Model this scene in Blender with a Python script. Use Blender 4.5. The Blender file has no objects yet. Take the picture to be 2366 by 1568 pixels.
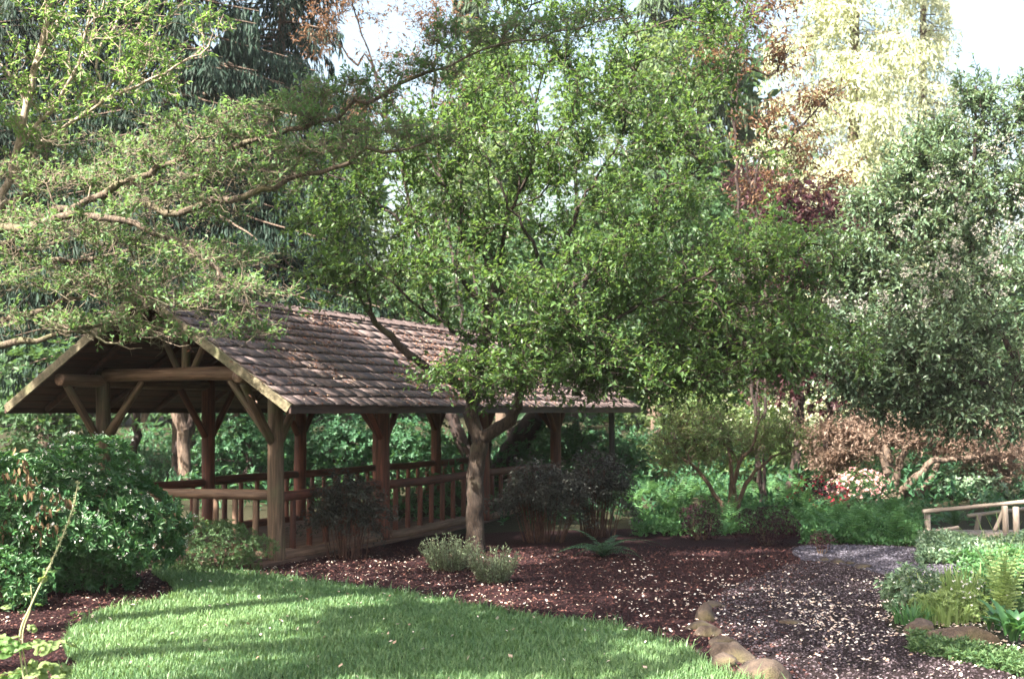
import bpy, math, random
import numpy as np
from mathutils import Vector, Matrix, noise as mnoise

PI = math.pi
R = math.radians
SC = bpy.context.scene
COL = SC.collection

# ---------------------------------------------------------------- camera, light, exposure
F = 2840.0            # focal length in pixels of a 2366 px wide picture
HY = 950.0            # picture row of the horizon
EYE = 2.15
cam_d = bpy.data.cameras.new('camera'); cam = bpy.data.objects.new('camera', cam_d); COL.objects.link(cam)
cam.location = (0, 0, EYE); cam.rotation_euler = (R(90), 0, 0)
cam_d.sensor_width = 36.0; cam_d.lens = 36.0 * F / 2366.0
cam_d.shift_y = (HY - 784.0) / 2366.0
cam_d.clip_end = 800; cam_d.clip_start = 0.1
cam_d.dof.use_dof = True; cam_d.dof.focus_distance = 13.5; cam_d.dof.aperture_fstop = 2.2
SC.camera = cam

SUN = Vector((-0.42, -0.50, 0.75)).normalized()          # towards the sun
sun_d = bpy.data.lights.new('sun', 'SUN'); sun_d.energy = 5.0; sun_d.angle = R(0.55); sun_d.color = (1.0, 0.93, 0.80)
sun = bpy.data.objects.new('sun', sun_d); COL.objects.link(sun)
sun.rotation_euler = SUN.to_track_quat('Z', 'Y').to_euler()
sun.location = (-20, -15, 30)

world = bpy.data.worlds.new('World'); SC.world = world; world.use_nodes = True
wn = world.node_tree.nodes; wl = world.node_tree.links; wn.clear()
sky = wn.new('ShaderNodeTexSky'); sky.sky_type = 'NISHITA'; sky.sun_disc = False
sky.sun_elevation = math.asin(SUN.z); sky.sun_rotation = math.atan2(SUN.x, SUN.y)
sky.air_density = 1.6; sky.dust_density = 7.0; sky.ozone_density = 1.2
bg = wn.new('ShaderNodeBackground'); bg.inputs[1].default_value = 0.085
wo = wn.new('ShaderNodeOutputWorld')
wl.new(sky.outputs[0], bg.inputs[0]); wl.new(bg.outputs[0], wo.inputs[0])

SC.view_settings.view_transform = 'Standard'; SC.view_settings.look = 'None'
SC.view_settings.exposure = 2.55; SC.view_settings.gamma = 1.0
SC.view_settings.use_curve_mapping = False
SC.render.engine = 'CYCLES'
SC.cycles.max_bounces = 6; SC.cycles.diffuse_bounces = 4; SC.cycles.glossy_bounces = 2
SC.cycles.transmission_bounces = 4; SC.cycles.transparent_max_bounces = 4
SC.cycles.caustics_reflective = False; SC.cycles.caustics_refractive = False
SC.cycles.sample_clamp_indirect = 4.0

# ---------------------------------------------------------------- placing
def ground_z(x, y):
    x = np.asarray(x, float); y = np.asarray(y, float)
    t = np.clip(y - 21.0, 0, None)
    z = 0.05 * t * t / (t + 3.0)
    z = z + 0.05 * np.sin(x * 0.7 + 1.0) * np.sin(y * 0.5) * np.clip((y - 19) / 6, 0, 1)
    # the bed on the far left swells a little under the big shrub
    z = z + 0.10 * np.exp(-((x + 6.2) ** 2 + (y - 14.0) ** 2) / 3.0)
    return z
def P(px, py, d):
    return np.array([(px - 1183.0) / F * d, d, EYE - (py - HY) / F * d])
def G(px, py):
    d = EYE * F / (py - HY)
    return np.array([(px - 1183.0) / F * d, d, 0.0])
def on(px, d, dz=0.0):
    x = (px - 1183.0) / F * d
    return np.array([x, d, float(ground_z(x, d)) + dz])

# ---------------------------------------------------------------- object helpers
def link(name, data, parent=None, loc=(0, 0, 0)):
    o = bpy.data.objects.new(name, data); COL.objects.link(o)
    o.location = loc
    if parent is not None: o.parent = parent
    return o
def thing(name, label, cat, loc=(0, 0, 0), rotz=0.0, group=None):
    o = link(name, None, None, tuple(float(v) for v in loc)); o.rotation_euler = (0, 0, rotz)
    o.empty_display_size = 0.3
    o['label'] = label; o['category'] = cat
    if group: o['group'] = group
    return o
def tag(o, label, cat, group=None, kind=None):
    o['label'] = label; o['category'] = cat
    if group: o['group'] = group
    if kind: o['kind'] = kind
    return o
def dup(root, loc, rotz=0.0, scale=1.0, label=None, group=None):
    r = root.copy(); COL.objects.link(r); r.location = tuple(float(v) for v in loc); r.rotation_euler = (0, 0, rotz)
    r.scale = (scale,) * 3 if not isinstance(scale, (tuple, list)) else scale
    if label: r['label'] = label
    if group: r['group'] = group
    for ch in list(root.children):
        c = ch.copy(); COL.objects.link(c); c.parent = r
        for g in ch.children:
            d = g.copy(); COL.objects.link(d); d.parent = c
    return r

class Buf:
    """collects numpy vertex blocks, quads and tris, and a per-vertex tint, into one mesh"""
    def __init__(self): self.v = []; self.q = []; self.t = []; self.a = []; self.n = 0
    def add(self, v, quads=None, tris=None, tint=None):
        v = np.asarray(v, np.float32).reshape(-1, 3)
        if quads is not None and len(quads): self.q.append(np.asarray(quads, np.int32).reshape(-1, 4) + self.n)
        if tris is not None and len(tris): self.t.append(np.asarray(tris, np.int32).reshape(-1, 3) + self.n)
        if tint is None: tint = 0.5
        a = np.empty(len(v), np.float32); a[:] = tint
        self.a.append(a); self.v.append(v); self.n += len(v)
    def mesh(self, name, mat, smooth=False, origin=None):
        v = np.concatenate(self.v) if self.v else np.zeros((0, 3), np.float32)
        if origin is not None: v = v - np.asarray(origin, np.float32)
        q = np.concatenate(self.q) if self.q else np.zeros((0, 4), np.int32)
        t = np.concatenate(self.t) if self.t else np.zeros((0, 3), np.int32)
        m = bpy.data.meshes.new(name)
        m.vertices.add(len(v)); m.vertices.foreach_set('co', v.ravel())
        m.loops.add(q.size + t.size)
        m.loops.foreach_set('vertex_index', np.concatenate([q.ravel(), t.ravel()]))
        m.polygons.add(len(q) + len(t))
        ls = np.concatenate([np.arange(len(q)) * 4, q.size + np.arange(len(t)) * 3]).astype(np.int32)
        m.polygons.foreach_set('loop_start', ls)
        if smooth: m.polygons.foreach_set('use_smooth', np.ones(len(q) + len(t), bool))
        at = m.attributes.new('tint', 'FLOAT', 'POINT'); at.data.foreach_set('value', np.concatenate(self.a))
        m.update(calc_edges=True)
        if mat: m.materials.append(mat)
        return m
    def obj(self, name, mat, parent=None, smooth=False, origin=None):
        if origin is None and parent is not None: origin = np.array(parent.location)
        return link(name, self.mesh(name, mat, smooth, origin), parent)

def nrm(a):
    a = np.asarray(a, float)
    return a / np.maximum(np.linalg.norm(a, axis=-1, keepdims=True), 1e-9)

# ---------------------------------------------------------------- materials
MATS = {}
def newmat(name):
    m = bpy.data.materials.new(name); m.use_nodes = True
    nt = m.node_tree; nt.nodes.clear()
    out = nt.nodes.new('ShaderNodeOutputMaterial')
    MATS[name] = m
    return m, nt, out
def nd(nt, typ, **kw):
    n = nt.nodes.new(typ)
    for k, v in kw.items():
        if k in n.inputs: n.inputs[k].default_value = v
        else: setattr(n, k, v)
    return n
def ramp(nt, fac, stops):
    r = nt.nodes.new('ShaderNodeValToRGB'); cr = r.color_ramp
    while len(cr.elements) < len(stops): cr.elements.new(0.5)
    for e, (p, c) in zip(cr.elements, stops):
        e.position = p; e.color = (c[0], c[1], c[2], 1)
    nt.links.new(fac, r.inputs[0])
    return r.outputs[0]
def noise_fac(nt, scale, detail=4, rough=0.6, vec=None, dist=0.0):
    n = nd(nt, 'ShaderNodeTexNoise', Scale=scale, Detail=detail, Roughness=rough, Distortion=dist)
    if vec is not None: nt.links.new(vec, n.inputs['Vector'])
    return n.outputs['Fac']
def coords(nt, scale=(1, 1, 1), which='Object', shift=False):
    tc = nt.nodes.new('ShaderNodeTexCoord'); mp = nt.nodes.new('ShaderNodeMapping')
    mp.inputs['Scale'].default_value = scale
    nt.links.new(tc.outputs[which], mp.inputs[0])
    if shift:                                   # each board or shake gets its own stretch of grain
        oi = nt.nodes.new('ShaderNodeObjectInfo'); vm = nd(nt, 'ShaderNodeVectorMath', operation='SCALE'); vm.inputs[3].default_value = 37.0
        cb = nt.nodes.new('ShaderNodeCombineXYZ')
        for i in range(3): nt.links.new(oi.outputs['Random'], cb.inputs[i])
        nt.links.new(cb.outputs[0], vm.inputs[0]); nt.links.new(vm.outputs[0], mp.inputs['Location'])
    return mp.outputs[0]
def bump(nt, h, strength=0.5, dist=0.02):
    b = nd(nt, 'ShaderNodeBump', Strength=strength, Distance=dist)
    nt.links.new(h, b.inputs['Height']); return b.outputs[0]
def mixc(nt, fac, a, b, mode='MIX'):
    m = nt.nodes.new('ShaderNodeMix'); m.data_type = 'RGBA'; m.blend_type = mode
    for s, v in ((0, fac), (6, a), (7, b)):
        if hasattr(v, 'is_output') or isinstance(v, bpy.types.NodeSocket): nt.links.new(v, m.inputs[s])
        elif s == 0: m.inputs[s].default_value = v
        else: m.inputs[s].default_value = (v[0], v[1], v[2], 1)
    return m.outputs[2]

def leafmat(name, dark, light, rough=0.45, spec=0.4, trans=0.4, tcol=None, vari=1.6):
    """two leaf colours mixed by the per-leaf tint; part of the light passes through"""
    m, nt, out = newmat(name)
    at = nt.nodes.new('ShaderNodeAttribute'); at.attribute_name = 'tint'
    nz = noise_fac(nt, vari, 2, 0.5, coords(nt, which='Object'))
    ad = nd(nt, 'ShaderNodeMath', operation='MULTIPLY_ADD'); nt.links.new(nz, ad.inputs[0]); ad.inputs[1].default_value = 0.5
    nt.links.new(at.outputs['Fac'], ad.inputs[2])
    sb = nd(nt, 'ShaderNodeMath', operation='SUBTRACT'); nt.links.new(ad.outputs[0], sb.inputs[0]); sb.inputs[1].default_value = 0.25
    c = ramp(nt, sb.outputs[0], [(0.0, dark), (1.0, light)])
    p = nd(nt, 'ShaderNodeBsdfPrincipled', Roughness=rough)
    p.inputs['Specular IOR Level'].default_value = spec
    nt.links.new(c, p.inputs['Base Color'])
    t = nt.nodes.new('ShaderNodeBsdfTranslucent')
    tc = tcol or (light[0] * 1.6 + 0.02, light[1] * 1.5 + 0.02, light[2] * 0.7)
    tt = mixc(nt, 0.5, c, tc); nt.links.new(tt, t.inputs[0])
    mx = nt.nodes.new('ShaderNodeMixShader'); mx.inputs[0].default_value = trans
    nt.links.new(p.outputs[0], mx.inputs[1]); nt.links.new(t.outputs[0], mx.inputs[2])
    nt.links.new(mx.outputs[0], out.inputs[0])
    return m
def barkmat(name, dark, light, moss=None, moss_amt=0.5, scale=1.0, bstr=0.8):
    m, nt, out = newmat(name)
    v = coords(nt, (9 * scale, 9 * scale, 2.2 * scale))
    n1 = noise_fac(nt, 2.4, 8, 0.72, v, 0.6)
    n2 = noise_fac(nt, 1.1, 4, 0.6, coords(nt, (2, 2, 2)))
    c = ramp(nt, n1, [(0.40, dark), (0.61, light)])
    if moss:
        f = nt.nodes.new('ShaderNodeMapRange'); f.inputs[1].default_value = 0.62 - moss_amt * 0.25; f.inputs[2].default_value = 0.72 - moss_amt * 0.15
        nt.links.new(n2, f.inputs[0]); c = mixc(nt, f.outputs[0], c, moss)
    p = nd(nt, 'ShaderNodeBsdfPrincipled', Roughness=0.88)
    nt.links.new(c, p.inputs['Base Color']); nt.links.new(bump(nt, n1, bstr, 0.03), p.inputs['Normal'])
    nt.links.new(p.outputs[0], out.inputs[0]); return m
def woodmat(name, dark, light, moss=None, grain=(30, 30, 1.5), rough=0.7):
    m, nt, out = newmat(name)
    g = noise_fac(nt, 1.0, 6, 0.65, coords(nt, grain, shift=True), 0.3)
    b = noise_fac(nt, 2.5, 3, 0.6, coords(nt, (1, 1, 1), shift=True))
    oi = nt.nodes.new('ShaderNodeObjectInfo')
    w3 = noise_fac(nt, 1.0, 4, 0.7, coords(nt, (7, 7, 0.9) if grain[2] < 5 else (.9, 7, 7), shift=True), 0.8)
    c = ramp(nt, g, [(0.28, (dark[0] * .5, dark[1] * .5, dark[2] * .5)), (0.40, dark), (0.62, light)])
    c = mixc(nt, 1.0, c, ramp(nt, w3, [(0.35, (0.55, 0.52, 0.5)), (0.6, (1.0, 1.0, 1.0)), (0.8, (1.25, 1.25, 1.28))]), 'MULTIPLY')
    gr = ramp(nt, oi.outputs['Random'], [(0.0, (0.78, 0.78, 0.78)), (1.0, (1.15, 1.1, 1.05))])
    c = mixc(nt, 1.0, c, gr, 'MULTIPLY')
    f = nt.nodes.new('ShaderNodeMapRange'); f.inputs[1].default_value = 0.5; f.inputs[2].default_value = 0.75
    nt.links.new(b, f.inputs[0])
    c = mixc(nt, f.outputs[0], c, moss if moss else (dark[0] * 0.8, dark[1] * 0.8, dark[2] * 0.8))
    p = nd(nt, 'ShaderNodeBsdfPrincipled', Roughness=rough)
    nt.links.new(c, p.inputs['Base Color']); nt.links.new(bump(nt, g, 0.5, 0.01), p.inputs['Normal'])
    nt.links.new(p.outputs[0], out.inputs[0]); return m

# ---------------------------------------------------------------- leaves, branches
T_KITE = (np.array([[0, 0, 0], [-.5, .42, .10], [0, 1, -.06], [.5, .42, .10]]), [], [[0, 2, 1], [0, 3, 2]])
T_LEAF = (np.array([[0, 0, 0], [-.44, .28, .10], [-.36, .66, .06], [0, 1, -.14], [.36, .66, .06], [.44, .28, .10]]), [[0, 3, 2, 1], [0, 5, 4, 3]], [])
T_FLAT = (np.array([[-.5, 0, 0], [.5, 0, 0], [.35, 1, 0], [-.35, 1, 0]]), [[0, 1, 2, 3]], [])
def put_leaves(buf, pos, d, n, size, width=0.5, tint=0.5, tmpl=T_KITE):
    """one leaf at each pos: axis d, face normal about n, length size"""
    N = len(pos)
    if N == 0: return
    d = nrm(d); s = nrm(np.cross(d, n)); n2 = np.cross(s, d)
    tv, tq, tt = tmpl; K = len(tv)
    size = np.broadcast_to(np.asarray(size, float), (N,)); width = np.broadcast_to(np.asarray(width, float), (N,))
    v = (pos[:, None, :] + s[:, None, :] * (tv[None, :, 0:1] * (size * width)[:, None, None])
         + d[:, None, :] * (tv[None, :, 1:2] * size[:, None, None]) + n2[:, None, :] * (tv[None, :, 2:3] * size[:, None, None]))
    off = (np.arange(N) * K)[:, None, None]
    q = (np.array(tq)[None] + off).reshape(-1, 4) if len(tq) else None
    t = (np.array(tt)[None] + off).reshape(-1, 3) if len(tt) else None
    tint = np.repeat(np.broadcast_to(np.asarray(tint, float), (N,)), K)
    buf.add(v, q, t, tint)

def rings(buf, A, B, ra, rb, S, tint=0.5, dirA=None, dirB=None, rough=0.0, rng=None):
    """frustums from A to B with S sides, all at once"""
    N = len(A)
    if N == 0: return
    e = nrm(B - A)
    dA = e if dirA is None else nrm(dirA); dB = e if dirB is None else nrm(dirB)
    ref = np.array([0.31, 0.17, 0.05]); ref = ref / np.linalg.norm(ref)
    def fr(d):
        u = nrm(np.cross(d, ref)); w = np.cross(d, u); return u, w
    ang = np.arange(S) * 2 * PI / S
    ca, sa = np.cos(ang)[None, :, None], np.sin(ang)[None, :, None]
    uA, wA = fr(dA); uB, wB = fr(dB)
    ra = np.asarray(ra)[:, None, None]; rb = np.asarray(rb)[:, None, None]
    va = A[:, None] + (uA[:, None] * ca + wA[:, None] * sa) * ra
    vb = B[:, None] + (uB[:, None] * ca + wB[:, None] * sa) * rb
    v = np.concatenate([va, vb], 1)
    if rough > 0:
        ax = np.concatenate([np.repeat(A[:, None], S, 1), np.repeat(B[:, None], S, 1)], 1)
        h = np.sin(v[..., 0] * 23 + v[..., 2] * 7) * np.sin(v[..., 1] * 21 + v[..., 2] * 9) + 0.6 * np.sin(v[..., 2] * 4.1 + v[..., 0] * 11)
        v = ax + (v - ax) * (1 + rough * h[..., None])
    i = np.arange(S); j = (i + 1) % S
    q = np.stack([i, j, j + S, i + S], 1)
    off = (np.arange(N) * 2 * S)[:, None, None]
    buf.add(v, (q[None] + off).reshape(-1, 4), None, tint)

def densify(pts, radii, step):
    P_, R_ = [np.array(pts[0], float)], [radii[0]]
    pts = [np.array(p, float) for p in pts]
    n = len(pts)
    for i in range(n - 1):
        p0 = pts[max(i - 1, 0)]; p1 = pts[i]; p2 = pts[i + 1]; p3 = pts[min(i + 2, n - 1)]
        k = max(1, int(math.ceil(np.linalg.norm(p2 - p1) / step)))
        for j in range(1, k + 1):
            t = j / k
            q = 0.5 * ((2 * p1) + (-p0 + p2) * t + (2 * p0 - 5 * p1 + 4 * p2 - p3) * t * t + (-p0 + 3 * p1 - 3 * p2 + p3) * t ** 3)
            P_.append(q); R_.append(radii[i] * (1 - t) + radii[i + 1] * t)
    return P_, R_

class Skel:
    def __init__(self, cap=60000):
        self.p = np.zeros((cap, 3)); self.par = np.full(cap, -1); self.r = np.zeros(cap); self.d = np.zeros((cap, 3)); self.pl = np.zeros(cap); self.n = 0
        self.hand = np.zeros(cap)
    def node(self, p, par, r=0.0):
        i = self.n; self.p[i] = p; self.par[i] = par; self.hand[i] = r
        if par >= 0:
            v = p - self.p[par]; L = np.linalg.norm(v); self.d[i] = v / max(L, 1e-6); self.pl[i] = self.pl[par] + L
        else: self.d[i] = (0, 0, 1)
        self.n += 1; return i
    def limb(self, pts, radii, step=0.22, wob=0.03, rng=None, attach=True):
        pp, rr = densify(pts, radii, step)
        if self.n and attach:
            k = int(np.argmin(np.linalg.norm(self.p[:self.n] - pp[0], axis=1))); par = k
        else: par = self.node(pp[0], -1, rr[0])
        for p, r in zip(pp[1:], rr[1:]):
            j = rng.normal(0, wob, 3) if rng is not None else 0
            par = self.node(p + j, par, r)
    def grow(self, targets, rng, step=0.3, alpha=0.25, wob=0.03, bend=0.45, up=0.0, first=0):
        T = np.asarray(targets)
        d0 = np.array([np.min(np.linalg.norm(self.p[first:self.n] - t, axis=1)) for t in T])
        for t in T[np.argsort(d0)]:
            v = t - self.p[first:self.n]; L = np.linalg.norm(v, axis=1) + 1e-6
            dot = np.einsum('ij,ij->i', v, self.d[first:self.n]) / L
            cost = L * (1.55 - 0.55 * dot) + alpha * self.pl[first:self.n]
            k = int(np.argmin(cost)) + first; L = L[k - first]
            if L < 0.03: continue
            p0 = self.p[k].copy(); d = self.d[k]
            c = p0 + (d * bend + (t - p0) / L * (1 - bend)) * L * 0.5 + np.array([0, 0, up * L])
            m = max(2, int(math.ceil(L / step))); par = k
            for j in range(1, m + 1):
                s = j / m
                q = (1 - s) ** 2 * p0 + 2 * s * (1 - s) * c + s * s * t
                q = q + rng.normal(0, wob, 3)
                par = self.node(q, par)
    def finish(self, tip=0.004, gamma=2.3):
        n = self.n; acc = np.zeros(n)
        kids = np.zeros(n, int)
        for i in range(n - 1, 0, -1):
            if acc[i] == 0: acc[i] = tip ** gamma
            self.r[i] = max(acc[i] ** (1 / gamma), self.hand[i]) if self.hand[i] == 0 else self.hand[i]
            if self.par[i] >= 0: acc[self.par[i]] += acc[i]; kids[self.par[i]] += 1
        self.r[0] = self.hand[0] or acc[0] ** (1 / gamma)
        for i in range(1, n):
            if self.par[i] >= 0: self.r[i] = min(self.r[i], self.r[self.par[i]] * 1.0 if self.r[self.par[i]] > 0 else self.r[i])
        self.kids = kids
    def meshes(self, thick, thin, cut=0.025, S=9, s=3, rough=0.05, minr=0.0):
        n = self.n; idx = np.arange(n)[self.par[:n] >= 0]
        par = self.par[idx]
        # the fattest child goes on from its parent's ring, the others get a ring of their own
        best = {}
        for i, k in zip(idx, par):
            if k not in best or self.r[i] > self.r[best[k]]: best[k] = i
        main = np.array([best[k] == i for i, k in zip(idx, par)], bool) if len(idx) else np.zeros(0, bool)
        dav = self.d[:n].copy()
        for k, i in best.items(): dav[k] = self.d[k] + self.d[i]
        A, B = self.p[par], self.p[idx]
        rb = self.r[idx]; ra = np.where(main, self.r[par], np.minimum(self.r[idx] * 1.25, self.r[par]))
        dA = np.where(main[:, None], dav[par], self.d[idx]); dB = dav[idx]
        k = rb > cut
        rings(thick, A[k], B[k], ra[k], rb[k], S, dirA=dA[k], dirB=dB[k], rough=rough)
        k = (~k) & (rb > minr)
        rings(thin, A[k], B[k], np.minimum(ra[k], cut * 1.3), rb[k], s, dirA=dA[k], dirB=dB[k])

def twigs(sk, leafbuf, twigbuf, rng, per=3, rmax=0.012, tl=(0.15, 0.4), nl=7, leaf=(0.05, 0.09), width=0.5,
          up=0.3, flat=0.0, droop=0.2, tmpl=T_KITE, keep=None, rtw=0.003, first=0, tipend=True):
    idx = np.arange(first, sk.n); idx = idx[(sk.r[idx] < rmax) & (sk.par[idx] >= 0)]
    if keep is not None: idx = idx[keep(sk.p[idx], sk.kids[idx])]
    idx = np.repeat(idx, per); N = len(idx)
    if N == 0: return 0
    f = rng.rand(N, 1); A = sk.p[idx] * f + sk.p[sk.par[idx]] * (1 - f)
    rnd = nrm(rng.normal(size=(N, 3)))
    if flat: rnd[:, 2] *= (1 - flat)
    d = nrm(sk.d[idx] * 0.6 + rnd * 0.9 + np.array([0, 0, up]))
    L = rng.uniform(tl[0], tl[1], N)
    B = A + d * L[:, None]
    if twigbuf is not None: rings(twigbuf, A, B, np.full(N, rtw * 1.5), np.full(N, rtw), 3)
    tin = rng.rand(N) * 0.6
    for j in range(nl):
        fr = (j + 0.6 + 0.4 * rng.rand(N)) / nl
        pos = A + d * (L * fr)[:, None]
        side = nrm(rng.normal(size=(N, 3)) * np.array([1, 1, 1 - 0.7 * flat]))
        ld = nrm(d * 0.55 + side * 0.8 + np.array([0, 0, -droop]))
        ln = nrm(np.array([0, 0, 1.0]) + rng.normal(size=(N, 3)) * 0.45)
        sz = rng.uniform(leaf[0], leaf[1], N) * (0.75 + 0.25 * rng.rand(N))
        put_leaves(leafbuf, pos, ld, ln, sz, width, np.clip(tin + rng.rand(N) * 0.45, 0, 1), tmpl)
    return N * nl

def ellipsoid(px, py, d, rx, ry, rz, n, rng, shell=0.6):
    c = P(px, py, d); u = nrm(rng.normal(size=(n, 3)))
    r = (shell + (1 - shell) * rng.rand(n, 1)) if shell > 0 else rng.rand(n, 1) ** (1 / 3)
    return c + u * r * np.array([rx, ry, rz])

def lump(u, seed, amp=0.2, f=2.2):
    s = seed * 1.7
    return 1 + amp * (np.sin(u[:, 0] * f * 2.1 + s) * np.sin(u[:, 1] * f * 1.7 + s * 2) + np.sin(u[:, 2] * f * 2.6 + s * 3 + u[:, 0] * f) + 0.6 * np.sin(u[:, 0] * f * 5 + u[:, 2] * f * 4 + s)) / 1.6
def shrub_leaves(buf, c, rad, n, rng, leaf=(0.05, 0.07), width=0.45, whorl=6, tmpl=T_KITE, seed=0, amp=0.18, inner=0.25, spread=0.7, zmin=0.02, droop=0.0, upb=0.35, tintr=(0, 1), f=2.2):
    m = max(1, n // whorl)
    u = nrm(rng.normal(size=(m, 3)))
    rr = 1 - inner * np.abs(rng.normal(size=m)) ** 1.2
    rr = np.clip(rr, 0.1, 1.05) * lump(u, seed, amp, f)
    pos = np.asarray(c) + u * rr[:, None] * np.asarray(rad)
    ax = nrm(u / np.asarray(rad) * np.mean(rad) + np.array([0, 0, upb]) + rng.normal(size=(m, 3)) * 0.35)
    gz = ground_z(pos[:, 0], pos[:, 1]) + zmin
    k = pos[:, 2] > gz; pos, ax = pos[k], ax[k]; m = len(pos)
    base_t = rng.uniform(tintr[0], tintr[1], m) * 0.6
    e1 = nrm(np.cross(ax, nrm(rng.normal(size=(m, 3))))); e2 = np.cross(ax, e1)
    for j in range(whorl):
        a = 2 * PI * (j + 0.5 * rng.rand(m)) / whorl
        side = e1 * np.cos(a)[:, None] + e2 * np.sin(a)[:, None]
        d = nrm(ax * (1 - spread * rng.rand(m, 1)) + side * 0.9 + np.array([0, 0, -droop]))
        s = rng.uniform(leaf[0], leaf[1], m)
        put_leaves(buf, pos + side * (s * 0.1)[:, None] + ax * (rng.rand(m, 1) * 0.03), d, nrm(ax + 0.3 * rng.normal(size=(m, 3))), s, width,
                   np.clip(base_t + rng.rand(m) * (tintr[1] - tintr[0]) * 0.4 + tintr[0] * 0.4, 0, 1), tmpl)

# ---------------------------------------------------------------- materials used by the place
def soilmat(name, a, b, c3, scale=14.0, bs=0.9):
    m, nt, out = newmat(name)
    v = coords(nt)
    n1 = noise_fac(nt, scale, 8, 0.75, v, 0.4); n2 = noise_fac(nt, scale * 6, 3, 0.6, v); n3 = noise_fac(nt, 0.6, 3, 0.5, v)
    c = ramp(nt, n1, [(0.3, a), (0.6, b), (0.85, c3)])
    c = mixc(nt, n3, c, (a[0] * 0.9, a[1] * 0.9, a[2] * 0.9))
    ad = nd(nt, 'ShaderNodeMath', operation='ADD'); nt.links.new(n1, ad.inputs[0]); nt.links.new(n2, ad.inputs[1])
    p = nd(nt, 'ShaderNodeBsdfPrincipled', Roughness=0.95)
    p.inputs['Specular IOR Level'].default_value = 0.15
    nt.links.new(c, p.inputs['Base Color']); nt.links.new(bump(nt, ad.outputs[0], bs, 0.04), p.inputs['Normal'])
    nt.links.new(p.outputs[0], out.inputs[0]); return m
M_forest = soilmat('forest_floor', (0.020, 0.022, 0.012), (0.045, 0.04, 0.022), (0.08, 0.06, 0.035), 6)
M_mulch = soilmat('bark_mulch', (0.016, 0.0055, 0.008), (0.046, 0.016, 0.018), (0.10, 0.042, 0.040), 26)
M_gravel = soilmat('gravel', (0.017, 0.010, 0.011), (0.042, 0.028, 0.030), (0.09, 0.068, 0.074), 40)
M_turf = soilmat('turf_soil', (0.02, 0.035, 0.012), (0.035, 0.06, 0.02), (0.06, 0.09, 0.03), 30)
def attrmat(name, stops, rough=0.85, trans=0.0):
    m, nt, out = newmat(name)
    at = nt.nodes.new('ShaderNodeAttribute'); at.attribute_name = 'tint'
    c = ramp(nt, at.outputs['Fac'], stops)
    p = nd(nt, 'ShaderNodeBsdfPrincipled', Roughness=rough); p.inputs['Specular IOR Level'].default_value = 0.25
    nt.links.new(c, p.inputs['Base Color'])
    if trans:
        t = nt.nodes.new('ShaderNodeBsdfTranslucent'); nt.links.new(c, t.inputs[0])
        mx = nt.nodes.new('ShaderNodeMixShader'); mx.inputs[0].default_value = trans
        nt.links.new(p.outputs[0], mx.inputs[1]); nt.links.new(t.outputs[0], mx.inputs[2]); nt.links.new(mx.outputs[0], out.inputs[0])
    else: nt.links.new(p.outputs[0], out.inputs[0])
    return m
M_chip = attrmat('mulch_chip', [(0, (0.014, 0.005, 0.007)), (0.6, (0.050, 0.018, 0.018)), (1, (0.14, 0.062, 0.048))])
M_pebble = attrmat('pebble', [(0, (0.026, 0.018, 0.022)), (0.6, (0.075, 0.056, 0.066)), (1, (0.17, 0.14, 0.155))])
M_petal = attrmat('petal', [(0, (0.38, 0.25, 0.18)), (0.3, (0.62, 0.50, 0.42)), (1, (0.80, 0.74, 0.68))], 0.7, 0.2)
M_grass = leafmat('grass_blade', (0.055, 0.125, 0.052), (0.165, 0.27, 0.115), 0.45, 0.35, 0.35, vari=0.9)
M_cedar = woodmat('cedar_log_red', (0.075, 0.022, 0.014), (0.175, 0.055, 0.034), (0.075, 0.028, 0.018))
M_log = woodmat('weathered_log', (0.075, 0.047, 0.030), (0.18, 0.12, 0.08), (0.085, 0.085, 0.04))
M_beam = woodmat('pale_log', (0.12, 0.070, 0.048), (0.26, 0.165, 0.115), (0.13, 0.085, 0.055))
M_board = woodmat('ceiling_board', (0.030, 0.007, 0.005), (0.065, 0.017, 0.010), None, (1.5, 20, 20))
M_barge = woodmat('barge_board', (0.10, 0.085, 0.05), (0.22, 0.19, 0.12), (0.09, 0.10, 0.04), (1.5, 20, 20))
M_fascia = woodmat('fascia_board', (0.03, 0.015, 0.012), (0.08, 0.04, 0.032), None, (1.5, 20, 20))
M_floor = woodmat('floor_board', (0.07, 0.04, 0.03), (0.15, 0.09, 0.07), None, (1.5, 20, 20))
M_greywood = woodmat('grey_rail_wood', (0.20, 0.17, 0.15), (0.42, 0.37, 0.33), (0.2, 0.19, 0.13))
M_pole = woodmat('dark_pole', (0.02, 0.02, 0.02), (0.05, 0.045, 0.04), None)

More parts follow.
